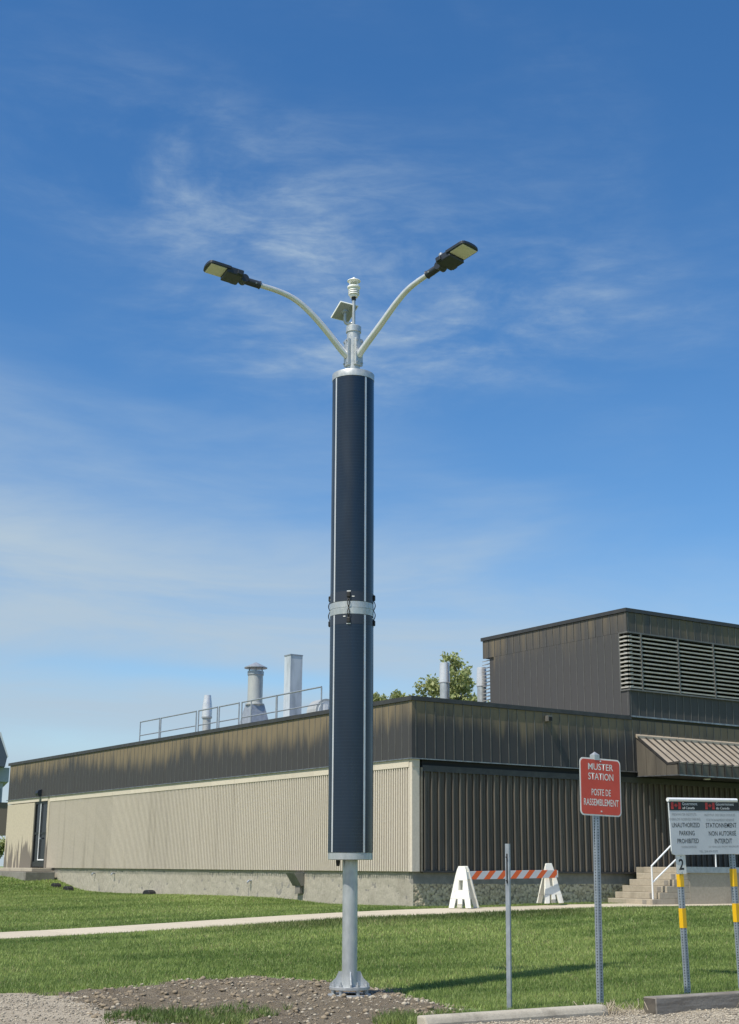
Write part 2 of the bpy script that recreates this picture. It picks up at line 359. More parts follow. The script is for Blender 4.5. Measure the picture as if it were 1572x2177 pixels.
# ---------------------------------------------------------------- mesh helpers
class MB:
    def __init__(s): s.v = []; s.f = []; s.mi = []; s.cur = 0
    def add(s, vs, fs):
        o = len(s.v); s.v += [tuple(map(float, p)) for p in vs]; s.f += [tuple(i + o for i in f) for f in fs]; s.mi += [s.cur] * len(fs); return s
    def slot(s, i): s.cur = i; return s
    def box(s, x0, x1, y0, y1, z0, z1):
        return s.add([(x0, y0, z0), (x1, y0, z0), (x1, y1, z0), (x0, y1, z0), (x0, y0, z1), (x1, y0, z1), (x1, y1, z1), (x0, y1, z1)],
                     [(0, 3, 2, 1), (4, 5, 6, 7), (0, 1, 5, 4), (1, 2, 6, 5), (2, 3, 7, 6), (3, 0, 4, 7)])
    def prism(s, poly, axis, a, b):
        """extrude a polygon given in the two other axes (xy order kept) along axis from a to b"""
        n = len(poly)
        def pt(p, t): return {'x': (t, p[0], p[1]), 'y': (p[0], t, p[1]), 'z': (p[0], p[1], t)}[axis]
        vs = [pt(p, a) for p in poly] + [pt(p, b) for p in poly]
        return s.add(vs, [tuple(range(n))[::-1], tuple(range(n, 2 * n))] + [(i, (i + 1) % n, (i + 1) % n + n, i + n) for i in range(n)])
    def tube(s, pts, r, n=12, cap=True):
        pts = [Vector(p) for p in pts]; rs = r if isinstance(r, (list, tuple)) else [r] * len(pts)
        rings = []; prev = None
        for i, p in enumerate(pts):
            t = ((pts[min(i + 1, len(pts) - 1)] - p).normalized() + (p - pts[max(i - 1, 0)]).normalized())
            if t.length < 1e-6: t = pts[-1] - pts[0]
            t.normalize()
            if prev is None:
                u = t.orthogonal().normalized()
            else:
                u = (prev - t * prev.dot(t)).normalized()
            prev = u; w = t.cross(u)
            rings.append([p + (u * math.cos(2 * math.pi * k / n) + w * math.sin(2 * math.pi * k / n)) * rs[i] for k in range(n)])
        vs = [q for ring in rings for q in ring]; fs = []
        for i in range(len(pts) - 1):
            for k in range(n): fs.append((i * n + k, i * n + (k + 1) % n, (i + 1) * n + (k + 1) % n, (i + 1) * n + k))
        if cap: fs.append(tuple(range(n))[::-1]); fs.append(tuple((len(pts) - 1) * n + k for k in range(n)))
        return s.add(vs, fs)
    def lathe(s, prof, n=32, c=(0, 0), a0=0.0, a1=2 * math.pi):
        full = abs(a1 - a0 - 2 * math.pi) < 1e-6; m = n if full else n + 1
        vs = []; fs = []
        for r, z in prof:
            for k in range(m):
                t = a0 + (a1 - a0) * k / n; vs.append((c[0] + r * math.cos(t), c[1] + r * math.sin(t), z))
        for i in range(len(prof) - 1):
            for k in range(n): fs.append((i * m + k, i * m + (k + 1) % m, (i + 1) * m + (k + 1) % m, (i + 1) * m + k))
        return s.add(vs, fs)
    def mesh(s, name, mats, smooth=False):
        me = bpy.data.meshes.new(name); me.from_pydata(s.v, [], s.f); me.update()
        for m in (mats if isinstance(mats, (list, tuple)) else [mats]): me.materials.append(MATS[m])
        if any(s.mi): me.polygons.foreach_set('material_index', s.mi)
        if smooth:
            me.polygons.foreach_set('use_smooth', [True] * len(me.polygons)); me.set_sharp_from_angle(angle=R(35))
        return me
    def build(s, name, mats, parent=None, smooth=False, bevel=0.0):
        o = put(name, s.mesh(name, mats, smooth), parent)
        if bevel:
            bm = bmesh.new(); bm.from_mesh(o.data); bmesh.ops.remove_doubles(bm, verts=bm.verts, dist=1e-5)
            bmesh.ops.bevel(bm, geom=[e for e in bm.edges if e.calc_face_angle(0) > .5], offset=bevel, segments=2, profile=.5, affect='EDGES')
            bm.to_mesh(o.data); bm.free()
        return o
def put(name, me, parent=None, loc=(0, 0, 0)):
    o = bpy.data.objects.new(name, me); col.objects.link(o); o.location = loc
    if parent is not None: o.parent = parent
    return o
def tag(o, label=None, cat=None, group=None, kind=None):
    if label: o['label'] = label
    if cat: o['category'] = cat
    if group: o['group'] = group
    if kind: o['kind'] = kind
    return o
def empty(name, loc, rot=(0, 0, 0), label=None, cat=None, group=None):
    o = bpy.data.objects.new(name, None); col.objects.link(o); o.empty_display_size = .2
    o.location = loc; o.rotation_euler = rot
    return tag(o, label, cat, group)
def lempty(name, x, y, z=None, rot=(0, 0, 0), **k):
    p = to_world(x, y); zz = gz(*p) if z is None else z
    return empty(name, (p[0], p[1], zz), (rot[0], rot[1], ANG + rot[2]), **k)
def text_mesh(body, bold=0.0):
    cu = bpy.data.curves.new('t', 'FONT'); cu.body = body; cu.align_x = 'LEFT'; cu.offset = bold; cu.resolution_u = 3
    o = bpy.data.objects.new('t', cu); col.objects.link(o)
    dg = bpy.context.evaluated_depsgraph_get(); dg.update()
    me = bpy.data.meshes.new_from_object(o.evaluated_get(dg))
    bpy.data.objects.remove(o); bpy.data.curves.remove(cu)
    return me
def text(name, body, parent, x0, x1, z0, z1, y, mat, bold=0.01):
    """flat lettering that fills the given rectangle of a board facing -y"""
    me = text_mesh(body, bold)
    n = len(me.vertices); c = np.zeros(n * 3); me.vertices.foreach_get('co', c); c = c.reshape(-1, 3)
    mn, mx = c.min(0), c.max(0)
    out = np.empty_like(c)
    out[:, 0] = x0 + (c[:, 0] - mn[0]) / (mx[0] - mn[0]) * (x1 - x0); out[:, 2] = z0 + (c[:, 1] - mn[1]) / (mx[1] - mn[1]) * (z1 - z0); out[:, 1] = y
    me.vertices.foreach_set('co', out.ravel()); me.materials.clear(); me.materials.append(MATS[mat]); me.update(); me.name = name
    return put(name, me, parent)
def np_mesh(name, V, F, mat, attr=None):
    """V (n,3), F (m,k) numpy -> mesh, quick"""
    me = bpy.data.meshes.new(name); k = F.shape[1]
    me.vertices.add(len(V)); me.vertices.foreach_set('co', V.astype(np.float32).ravel())
    me.loops.add(F.size); me.loops.foreach_set('vertex_index', F.astype(np.int32).ravel())
    me.polygons.add(len(F)); me.polygons.foreach_set('loop_start', np.arange(0, F.size, k, dtype=np.int32))
    if attr is not None:
        at = me.attributes.new(attr[0], 'FLOAT_COLOR', 'POINT'); at.data.foreach_set('color', attr[1].astype(np.float32).ravel())
    me.update(calc_edges=True); me.validate()
    me.materials.append(MATS[mat])
    return me
def inside(poly, x, y):
    poly = np.asarray(poly); r = np.zeros(x.shape, bool); n = len(poly); j = n - 1
    for i in range(n):
        xi, yi = poly[i]; xj, yj = poly[j]
        c = ((yi > y) != (yj > y)) & (x < (xj - xi) * (y - yi) / (yj - yi + 1e-12) + xi); r ^= c; j = i
    return r
def vnoise(x, y, s, seed=0):
    g = np.random.default_rng(seed).random((64, 64))
    u, v = np.asarray(x) * s, np.asarray(y) * s; iu, iv = np.floor(u).astype(int), np.floor(v).astype(int); fu, fv = u - iu, v - iv
    fu = fu * fu * (3 - 2 * fu); fv = fv * fv * (3 - 2 * fv)
    a = g[iu % 64, iv % 64]; b = g[(iu + 1) % 64, iv % 64]; c = g[iu % 64, (iv + 1) % 64]; d = g[(iu + 1) % 64, (iv + 1) % 64]
    return (a * (1 - fu) + b * fu) * (1 - fv) + (c * (1 - fu) + d * fu) * fv

# ---------------------------------------------------------------- ground
def tensor(xs, ys, zf):
    X, Y = np.meshgrid(xs, ys); Z = zf(X, Y)
    V = np.stack([X, Y, Z], -1).reshape(-1, 3); nx, ny = len(xs), len(ys)
    i = np.arange(nx - 1)[None, :] + nx * np.arange(ny - 1)[:, None]
    return V, np.stack([i, i + 1, i + nx + 1, i + nx], -1).reshape(-1, 4)
DIRT = [(-4.2, 17.95), (-3.88, 18.15), (-3.32, 19.25), (-2.6, 20.7), (-1.55, 21.25), (-.62, 20.9), (.35, 19.9), (.85, 18.0), (1.22, 16.6), (.92, 15.75), (.5, 15.2), (.2, 13.4), (-2.0, 13.2), (-2.5, 14.3), (-3.0, 15.4), (-3.35, 16.5), (-3.85, 17.5)]
LOT = [(-60, 17.4), (-9, 17.7), (-4.4, 17.85), (-3.6, 17.5), (-3.1, 16.6), (-2.7, 15.5), (-2.2, 14.65), (-1.4, 13.9), (.35, 14.3), (.75, 14.9)]
for x_ in (-13.2, -11.0, -10.7, -9, -4, 4, 20, 60):
    p_ = to_world(x_, -19.02 if x_ < -11.5 else (-18.85 if x_ < -10.6 else -19.3)); LOT.append((p_[0], p_[1]))
LOT += [(80, -60), (-60, -60)]
def pdist(poly, x, y):
    d = np.full(x.shape, 1e9); poly = np.asarray(poly)
    for i in range(len(poly)):
        a, b = poly[i], poly[(i + 1) % len(poly)]; ab = b - a
        t = np.clip(((x - a[0]) * ab[0] + (y - a[1]) * ab[1]) / (ab @ ab), 0, 1)
        d = np.minimum(d, np.hypot(x - a[0] - t * ab[0], y - a[1] - t * ab[1]))
    return d
xs = np.concatenate([[-1500, -600, -250, -120, -70, -45, -34, -28, -24, -21, -18.5], np.arange(-17, 17.01, .33), [18.5, 21, 24, 28, 34, 45, 70, 120, 250, 600, 1500]])
ys = np.concatenate([[-600, -200, -80, -30, -10, 0, 5, 8, 10, 11.5], np.arange(12.5, 44, .33), np.arange(44.5, 70, 1.0), [72, 75, 80, 88, 100, 120, 160, 250, 500, 1200, 2500]])
V, F = tensor(xs, ys, lambda x, y: ground(x, y) - .004)
g = put('ground', np_mesh('ground', V, F, 'lawn_soil')); tag(g, 'lawn ground sloping gently up to the building', 'lawn', kind='structure')
def patch(name, poly, x0, x1, y0, y1, step, zf, mat, wob, kind, label, cat):
    V, F = tensor(np.arange(x0, x1, step), np.arange(y0, y1, step), zf)
    c = V[F].mean(1); sgn = np.where(inside(poly, c[:, 0], c[:, 1]), 1, -1) * pdist(poly, c[:, 0], c[:, 1])
    keep = sgn + (vnoise(c[:, 0], c[:, 1], 2.3, 3) - .5) * wob + (vnoise(c[:, 0], c[:, 1], 7, 4) - .5) * wob * .6 > 0
    F = F[keep]; used, inv = np.unique(F, return_inverse=True)
    me = np_mesh(name, V[used], inv.reshape(F.shape), mat); me.polygons.foreach_set('use_smooth', [True] * len(me.polygons))
    return tag(put(name, me), label, cat, kind=kind)
PX, PY = -0.215, 19.0
def dirt_z(x, y):
    z = ground(x, y) + .010
    w = np.clip(pdist(DIRT, x, y) / .5, 0, 1) * inside(DIRT, x, y)
    r = np.hypot(x - PX, y - PY)
    z = z + w * (.05 * np.exp(-((r - 1.0) / .8) ** 2) + .055 * (vnoise(x, y, 2.1, 5) - .3) + .05 * (vnoise(x, y, 6.5, 6) - .4) + .045 * (vnoise(x, y, 11, 8) - .5) + .03 * (vnoise(x, y, 20, 18) - .5))
    dig = np.exp(-(r / .42) ** 4) + .8 * np.exp(-(((x - PX) / .55) ** 2 + ((y - PY + .55) / .6) ** 2))
    return z + (np.minimum(z, ground(x, y) + .006 + .012 * vnoise(x, y, 9, 12)) - z) * np.clip(dig, 0, 1)
patch('dirt_patch', DIRT, -4.8, 1.6, 12.8, 21.6, .045, dirt_z, 'dirt', .5, 'structure', 'bare brown earth round the foot of the light pole', 'earth')
patch('gravel_lot', LOT, -12, 16, 11.5, 26, .08, lambda x, y: ground(x, y) + .006 + .02 * vnoise(x, y, 3, 9) + .012 * vnoise(x, y, 9, 10), 'gravel_sand', .3, 'structure', 'pale gravel of the parking lot in the foreground', 'gravel')

# scattered stones (nobody could count them)
def scatter(name, pts, sizes, mat, label, cat, zf, sink=.3, flat=.65):
    bm = bmesh.new(); bmesh.ops.create_icosphere(bm, subdivisions=1, radius=1.0)
    base = np.array([v.co[:] for v in bm.verts]); fc = np.array([[v.index for v in f.verts] for f in bm.faces]); bm.free()
    n = len(pts); nv = len(base)
    jit = 1 + .35 * (rng.random((n, nv, 1)) - .5); V = base[None] * jit
    sc = sizes[:, None] * (1 + .5 * (rng.random((n, 3)) - .5)); sc[:, 2] *= flat; V = V * sc[:, None, :]
    a = rng.random(n) * 6.283; ca, sa = np.cos(a)[:, None], np.sin(a)[:, None]
    X = V[..., 0] * ca - V[..., 1] * sa; Y = V[..., 0] * sa + V[..., 1] * ca
    z = zf(pts[:, 0], pts[:, 1])
    V = np.stack([X + pts[:, :1], Y + pts[:, 1:2], V[..., 2] + (z + sizes * flat * (1 - sink * 2))[:, None]], -1).reshape(-1, 3)
    F = (fc[None] + (np.arange(n) * nv)[:, None, None]).reshape(-1, 3)
    me = np_mesh(name, V, F, mat); me.polygons.foreach_set('use_smooth', [True] * len(F))
    return tag(put(name, me), label, cat, kind='stuff')
def rand_in(poly, n, x0, x1, y0, y1):
    x = x0 + rng.random(n * 4) * (x1 - x0); y = y0 + rng.random(n * 4) * (y1 - y0); k = inside(poly, x, y)
    return np.stack([x, y], -1)[k][:n]
p = rand_in(DIRT, 1200, -4.6, 1.3, 14, 21.4); w_ = (p[:, 0] > -2.2) | (rng.random(len(p)) < .45); p = p[w_]
scatter('earth_stones', p, .006 + .026 * rng.random(len(p)) ** 4, 'stone_pale', 'small pale stones lying in the bare earth', 'stones', dirt_z)
p = np.stack([PX + .75 + rng.normal(size=150) * .42, PY - 1.0 + rng.normal(size=150) * .8], -1); p = p[inside(DIRT, p[:, 0], p[:, 1]) & (np.hypot(p[:, 0] - PX, p[:, 1] - PY) > .36)]
scatter('loose_stones', p, .012 + .026 * rng.random(len(p)) ** 2, 'stone_pale', 'larger pale stones lying right of the pole foot', 'stones', dirt_z)
p = rand_in(DIRT, 5200, -4.6, 1.3, 14, 21.4)
scatter('earth_clods', p, .003 + .040 * rng.random(len(p)) ** 10, 'clod', 'brown clods of loose earth round the pole', 'clods', dirt_z)
p = rand_in(DIRT, 4500, -4.6, 1.3, 14, 21.4)
scatter('earth_pebbles', p, .003 + .013 * rng.random(len(p)) ** 4, 'stone_grey', 'grey brown pebbles in the bare earth', 'pebbles', dirt_z)
lotz = lambda x, y: ground(x, y) + .007 + .02 * vnoise(x, y, 3, 9) + .012 * vnoise(x, y, 9, 10)
p = np.concatenate([rand_in(LOT, 5200, .4, 5.6, 13.9, 19), rand_in(LOT, 1500, -6, -2.4, 13.9, 17.9)])
scatter('lot_gravel', p, .006 + .012 * rng.random(len(p)) ** 2, 'stone_pale', 'pale gravel chips of the parking lot', 'gravel', lotz)
p = np.concatenate([rand_in(LOT, 2600, .4, 5.6, 13.9, 19), rand_in(LOT, 1500, -6, -2.4, 13.9, 17.9)])
scatter('lot_pebbles', p, .006 + .014 * rng.random(len(p)) ** 2, 'stone_grey', 'brown pebbles among the parking lot gravel', 'pebbles', lotz)

# ---------------------------------------------------------------- sidewalk of concrete slabs
bed = MB()
for i in range(-30, 30):
    q = [to_world(x, y) for x, y in ((i, -3.36), (i + 1, -3.36), (i + 1, -1.24), (i, -1.24))]
    bed.add([(a[0], a[1], gz(*a) + .012) for a in q], [(0, 1, 2, 3)])
side = tag(bed.build('sidewalk', 'foundation_smooth'), 'pale concrete sidewalk running past the building front', 'sidewalk', kind='structure')
for i in range(-18, 18):
    a, b = i * 1.55, i * 1.55 + 1.530; m = MB(); top = []; bot = []
    for x, y in ((a, -3.4), (b, -3.4), (b, -1.2), (a, -1.2)):
        w = to_world(x, y); z = gz(*w); top.append((w[0], w[1], z + .035)); bot.append((w[0], w[1], z - .06))
    m.add(bot + top, [(0, 3, 2, 1), (4, 5, 6, 7), (0, 1, 5, 4), (1, 2, 6, 5), (2, 3, 7, 6), (3, 0, 4, 7)]).build('slab', 'path_concrete', side)

# ---------------------------------------------------------------- grass blades
def grass():
    N = 1500000
    # rows denser towards the camera
    y = 14.0 + (62 - 14.0) * rng.random(N) ** 1.9
    x = (rng.random(N) - .5) * 2 * (y * .27 + 3.2)
    lx, ly = to_local(x, y)
    jit = (vnoise(x, y, 5, 21) - .5) * .10
    ok = ~((ly > -3.39 + jit) & (ly < -1.21 + jit * .5)) & ~((lx > .1) & (ly > .08)) & ~((lx > 6.7) & (ly > -2.28)) & ~((ly > 26.1) & (lx > -1.4))
    wob = (vnoise(x, y, 2.3, 31) - .5) * .6 + (vnoise(x, y, 8, 32) - .5) * .5 + (vnoise(x, y, 22, 33) - .5) * .35
    d = np.where(inside(DIRT, x, y), -1, 1) * pdist(DIRT, x, y) + wob
    tuft = ((np.hypot((x + 1.75) / .75, (y - 15.2) / .85) + wob * 1.5 < 1) | (np.hypot((x - .42) / .35, (y - 15.15) / .55) + wob < .9)) & (rng.random(N) < .16 + .3 * (vnoise(x, y, 6, 77) > .5))
    ok &= (d > .25) | ((d > -.05) & (rng.random(N) < .35)) | tuft
    ok &= (np.where(inside(LOT, x, y), -1, 1) * pdist(LOT, x, y) + wob * .25 > .05) | tuft
    ok &= ~((lx > -13.6) & (lx < -11.0) & (ly > -19.2) & (ly < -18.93)) & ~((lx > -10.6) & (ly > -19.45) & (ly < -19.17))
    thin = vnoise(x, y, .9, 41) * .5 + vnoise(x, y, 3.1, 42) * .5
    ok &= rng.random(N) < np.clip(.55 + thin, 0, 1)
    x, y, tf = x[ok], y[ok], tuft[ok]; n = len(x)
    z = np.where(inside(DIRT, x, y), dirt_z(x, y), ground(x, y))
    lx, ly = to_local(x, y)
    patchy = vnoise(x, y, .33, 51) * .38 + vnoise(lx * .45 + 20, ly * 1.5 + 50, 1.1, 52) * .38 + vnoise(x + 40, y * 1.7, 2.7, 53) * .22 + vnoise(x, y, 6.0, 54) * .14
    lx, ly = to_local(x, y)
    lush = np.exp(-((ly + 4.2 + .5 * (vnoise(lx, ly, .8, 91) - .5)) / 1.15) ** 2) * sstep(lx, -9.5, -6.0) * (1 - .75 * sstep(lx, 1.0, 3.5))           # taller, darker grass along the sidewalk edge
    h = (.030 + .040 * rng.random(n)) * (.8 + .5 * patchy) * (1 + .55 * lush) * (1 + .5 * tf)
    w = (.0045 + .0035 * rng.random(n)) * (1 + np.clip(y - 18, 0, 40) * .055)
    a = rng.random(n) * 6.283; la = rng.random(n) * 6.283; lean = h * (.25 + .65 * rng.random(n))
    dx, dy = np.cos(a) * w, np.sin(a) * w
    V = np.empty((n, 3, 3)); V[:, 0] = np.stack([x - dx, y - dy, z - .01], -1); V[:, 1] = np.stack([x + dx, y + dy, z - .01], -1)
    V[:, 2] = np.stack([x + np.cos(la) * lean, y + np.sin(la) * lean, z + h], -1)
    t = np.clip((patchy - .32) * 1.75, 0, 1)[:, None]; r = rng.random((n, 1))
    c = np.array([.140, .215, .050]) * (1 - t) + np.array([.385, .470, .140]) * t
    c = c * (.72 + .55 * r) * (1 - .50 * lush[:, None]) * np.where(tf[:, None], .8, 1)
    dry = (rng.random((n, 1)) < .04 + .16 * sstep(patchy, .66, .85)[:, None]); c = np.where(dry, np.array([.30, .26, .13]), c)
    C4 = np.concatenate([c, np.ones((n, 1))], 1); C4 = np.repeat(C4, 3, 0)
    me = np_mesh('grass', V.reshape(-1, 3), np.arange(n * 3).reshape(-1, 3), 'grass_blade', ('blade_colour', C4))
    tag(put('grass', me), 'short green mown grass of the lawn', 'grass', kind='stuff')
grass()

# ---------------------------------------------------------------- the building
B = empty('laboratory_building', (CORNER[0], CORNER[1], 0), (0, 0, ANG), 'long low institutional building with dark metal fascia over ribbed beige concrete walls', 'building')
ZB, ZF, ZC, ZT = 1.54, 4.57, 6.157, 6.28
XE, YE = 22.0, 32.5
m = MB(); m.box(.34, XE, .34, 32.3, -.2, 6.05); m.build('core', 'rib_back', B)
# rough foundation, displaced sheets
def relief(name, x0, x1, z0, z1, step, amp, plane_axis, at, mat, seed):
    us = np.arange(x0, x1 + step, step); zs_ = np.arange(z0, z1 + step * .5, step); us[-1] = x1; zs_[-1] = z1
    U_, Z_ = np.meshgrid(us, zs_); n = (vnoise(U_ + 9, Z_, 7, seed) - .5) * 1.0 + (vnoise(U_, Z_ + 5, 15, seed + 1) - .5) * .9
    edge = np.minimum(np.minimum(U_ - x0, x1 - U_), 1) ; n = n * np.clip(edge / .15, 0, 1)
    off = at + amp * n
    if plane_axis == 'x': V = np.stack([off, U_, Z_], -1)
    else: V = np.stack([U_, off, Z_], -1)
    V = V.reshape(-1, 3); nx, ny = len(us), len(zs_)
    i = np.arange(nx - 1)[None, :] + nx * np.arange(ny - 1)[:, None]; F = np.stack([i, i + 1, i + nx + 1, i + nx], -1).reshape(-1, 4)
    if plane_axis == 'x': F = F[:, ::-1]
    me = np_mesh(name, V, F, mat); me.polygons.foreach_set('use_smooth', [True] * len(F))
    return put(name, me, B)
relief('foundation', .12, 29.5, -.1, ZB, .07, .022, 'x', .12, 'foundation_stucco', 61)
relief('stone_foundation', .12, XE, -.1, 1.22, .055, .022, 'y', .125, 'pebble_dash', 71)
m = MB(); m.box(.12, XE, .13, .33, 1.2, ZB + .01); m.build('foundation_shade_band', 'foundation_smooth', B)  # smooth top band; shade under the overhang is put into its darker colour
m = MB(); m.box(.13, .33, .14, 29.5, -.1, ZB); m.build('foundation_core', 'foundation_smooth', B)

# ribbed concrete panels of the long side
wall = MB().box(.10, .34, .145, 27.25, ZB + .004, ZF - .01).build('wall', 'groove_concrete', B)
PW = 1.682; NR = 15; pitch = PW / NR
pm = MB(); prof = []
for k in range(NR):
    y0 = k * pitch
    prof += [(y0 + .004, .055), (y0 + .012, .0), (y0 + .054, .0), (y0 + .062, .055)]
prof += [(PW - .004, .055)]
zt, zb_ = 4.33, ZB
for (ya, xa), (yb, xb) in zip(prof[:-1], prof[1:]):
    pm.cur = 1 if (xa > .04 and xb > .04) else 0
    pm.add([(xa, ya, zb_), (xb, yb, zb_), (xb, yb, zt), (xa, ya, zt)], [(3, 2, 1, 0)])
pm.cur = 0
poly = [(x, y) for y, x in prof] + [(.095, PW - .004), (.095, .004)]
pm.add([(x, y, zb_) for x, y in poly], [tuple(range(len(poly)))[::-1]]); pm.add([(x, y, zt) for x, y in poly], [tuple(range(len(poly)))])
pm.add([(.055, .004, zb_), (.095, .004, zb_), (.095, .004, zt), (.055, .004, zt)], [(0, 1, 2, 3)])
pm.add([(.055, PW - .004, zb_), (.095, PW - .004, zb_), (.095, PW - .004, zt), (.055, PW - .004, zt)], [(3, 2, 1, 0)])
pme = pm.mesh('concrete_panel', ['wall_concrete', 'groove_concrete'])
bme = MB().box(-.012, .095, .003, PW - .003, 4.332, ZF - .012).mesh('band_panel', 'band_concrete')
for k in range(16):
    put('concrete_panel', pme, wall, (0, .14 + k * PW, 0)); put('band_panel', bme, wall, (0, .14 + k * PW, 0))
cp = MB().box(.0, .25, .0, .134, ZB, ZF - .012).build('corner_post', 'wall_concrete', B)
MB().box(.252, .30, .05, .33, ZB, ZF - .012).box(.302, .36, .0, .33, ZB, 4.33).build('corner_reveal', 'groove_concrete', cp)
MB().box(-.012, .249, -.010, .0, 4.335, ZF - .014).build('corner_band', 'band_concrete', cp)
# end bay with the door
ew = MB().box(.0, .33, 27.06, 27.30, ZB - .02, ZF - .012).box(.0, .33, 28.90, YE - .1, ZB - .05, 4.35).build('end_wall', 'end_concrete', B)
MB().box(-.012, .33, 27.31, YE - .1, 4.38, ZF - .012).build('end_band', 'band_concrete', ew)
door = MB().box(.04, .14, 27.31, 27.40, 1.58, 4.37).box(.04, .14, 28.80, 28.89, 1.58, 4.37).box(.04, .14, 27.40, 28.80, 4.27, 4.37).box(.04, .14, 27.40, 28.80, 1.58, 1.80).box(.05, .13, 27.40, 28.80, 2.95, 3.05).build('door', 'door_frame', B)
MB().box(.08, .11, 27.40, 28.13, 1.80, 4.27).build('pane', 'glass_dark', door); MB().box(.08, .11, 28.20, 28.80, 1.80, 4.27).build('pane', 'glass_dark', door)
MB().box(.02, .039, 28.14, 28.19, 1.85, 4.30).box(.02, .039, 27.45, 28.14, 1.85, 1.90).build('door_edge', 'white_paint', door)
MB().box(-.01, .019, 27.9, 28.05, 2.75, 2.82).build('handle', 'dull_steel', door)
MB().prism([(-.24, 4.72), (-.20, 4.84), (.0, 4.90), (.0, 4.60), (-.18, 4.60)], 'y', 28.02, 28.32).build('wall_lamp', 'black_housing', B)
MB().box(-.02, .02, 28.13, 28.21, 4.36, 4.62).build('lamp_conduit', 'black_housing', B)

# metal fascia: backing and one sheet panel after another
fas = MB().box(.03, .33, .02, YE, ZF, ZC).box(.05, XE, .03, .33, ZF, ZC).build('fascia', 'fascia_metal', B)
FP = .3325
lme = MB().box(-.030, .028, .002, FP - .002, ZF + .01, ZC - .004).slot(1).box(-.037, -.030, .002, .020, ZF + .01, ZC - .004).mesh('fascia_panel', ['fascia_metal', 'lit_seam_and_trim'])  # seam strip coloured paler than the sheet for light caught on its edge
k = 0; y = .09
while y + FP < YE + .02:
    put('fascia_panel', lme, fas, (-.003 * random.random(), y, 0)); y += FP
fme = MB().box(.002, FP - .002, -.030, .028, ZF + .01, ZC - .004).slot(1).box(.002, .020, -.042, -.030, ZF + .01, ZC - .004).mesh('fascia_panel', ['fascia_metal', 'lit_seam_and_trim'])  # same paler seam on the front, caught light held in the colour
x = .09
while x < XE - FP:
    put('fascia_panel', fme, fas, (x, -.003 * random.random(), 0)); x += FP
MB().box(-.038, .085, -.038, .085, ZF + .008, ZC - .002).build('corner_trim', 'fascia_metal', fas)
MB().box(-.055, .02, -.055, YE + .01, ZF - .022, ZF + .006).box(-.054, XE, -.055, .02, ZF - .023, ZF + .005).build('drip_edge', 'trim_edge', fas)
MB().box(-.075, .33, -.075, YE + .03, ZC, ZT).box(.331, 8.36, -.0752, .33, ZC + .001, ZT - .001).build('coping', 'dark_trim', B)
MB().box(.33, XE, .33, 32.3, 6.05, 6.10).build('roof', 'foundation_smooth', B)
MB().box(.33, XE, 32.3, 32.45, 4.6, 6.2).build('rear_parapet', 'dark_trim', B)

# dark ribbed front
rw = MB().box(.362, XE, .13, .33, ZB, ZF - .02).build('ribbed_wall', 'rib_back', B)
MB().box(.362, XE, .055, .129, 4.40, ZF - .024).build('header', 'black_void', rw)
MB().box(.362, XE, .012, .128, 4.23, 4.398).build('header_trim', 'dark_trim', rw)
MB().box(.362, XE, -.01, .128, ZB - .025, ZB + .03).build('sill', 'dark_trim', rw)
rme = MB().prism([(0, .129), (.004, .012), (.012, .002), (.032, .002), (.040, .012), (.048, .070), (.115, .085), (.165, .085), (.172, .072), (.235, .072), (.240, .129)], 'z', ZB + .032, 4.228).mesh('rib', 'rib_metal')
x = .42
while x < XE - .3:
    put('rib', rme, rw, (x, 0, 0)); x += .247

# scupper box, foundation hood, vents
MB().box(4.83, 4.99, -.20, -.035, 5.88, 6.05).build('scupper', 'lit_seam_and_trim', B)
MB().box(4.85, 4.97, -.207, -.201, 5.89, 6.01).build('scupper_mouth', 'black_void', B)
hood = MB().prism([(.10, 1.46), (-.26, 1.46), (.0, 1.08), (.10, 1.08)], 'y', 5.78, 6.28).build('wall_hood', 'grey_board', B)
MB().box(.0, .10, 5.86, 6.14, .86, 1.079).build('hood_duct', 'grey_board', hood)
for y, z in ((21.9, 1.35), (20.0, 1.36), (9.1, 1.2)): MB().tube([(.14, y, z), (.02, y, z), (-.03, y, z - .06)], .03, 8).build('wall_pipe', 'dull_steel', B)

# penthouse on the roof
PX0, PYE, PZ = 8.37, 7.28, 9.70
pent = MB().box(PX0 + .04, XE, .34, PYE - .32, 6.05, PZ - .1).box(PX0 + .04, XE, .05, PYE - .04, 8.95, PZ - .1).box(PX0 + .04, XE, .05, .34, 6.06, 7.08).box(PX0 + .04, XE, PYE - .33, PYE - .04, 6.06, 7.38).build('penthouse', 'penthouse_metal', B)
def ppanel(axis, length, z0, z1):
    mm = MB()
    if axis == 'x': mm.box(-.026, .026, .002, length - .002, z0, z1).slot(1).box(-.034, -.026, .002, .019, z0, z1)
    else: mm.box(.002, length - .002, -.026, .026, z0, z1).slot(1).box(.002, .019, -.038, -.026, z0, z1)
    return mm.mesh('cladding_panel', ['penthouse_metal', 'lit_seam_and_trim'])  # penthouse seams too have edge light put into their paler colour
pa = ppanel('x', FP, 6.10, 8.94); pb = ppanel('x', FP, 8.945, PZ - .13); n = int((PYE - .64) / FP)
for k in range(n): put('cladding_panel', pa, pent, (PX0, .33 + k * FP, 0))
for k in range(int(PYE / FP)): put('cladding_panel', pb, pent, (PX0, .02 + k * (PYE - .02) / int(PYE / FP), 0))
put('cladding_panel', ppanel('x', .29, 6.30, 7.075), pent, (PX0, .035, 0))
pc = ppanel('y', FP, 8.95, PZ - .13); pd = ppanel('y', FP, 6.30, 7.075)
x = PX0 + .03
while x < XE - FP:
    put('cladding_panel', pc, pent, (x, 0, 0)); put('cladding_panel', pd, pent, (x, 0, 0)); x += FP
MB().box(PX0 - .07, XE, -.07, PYE + .05, PZ - .12, PZ).build('penthouse_coping', 'dark_trim', pent)
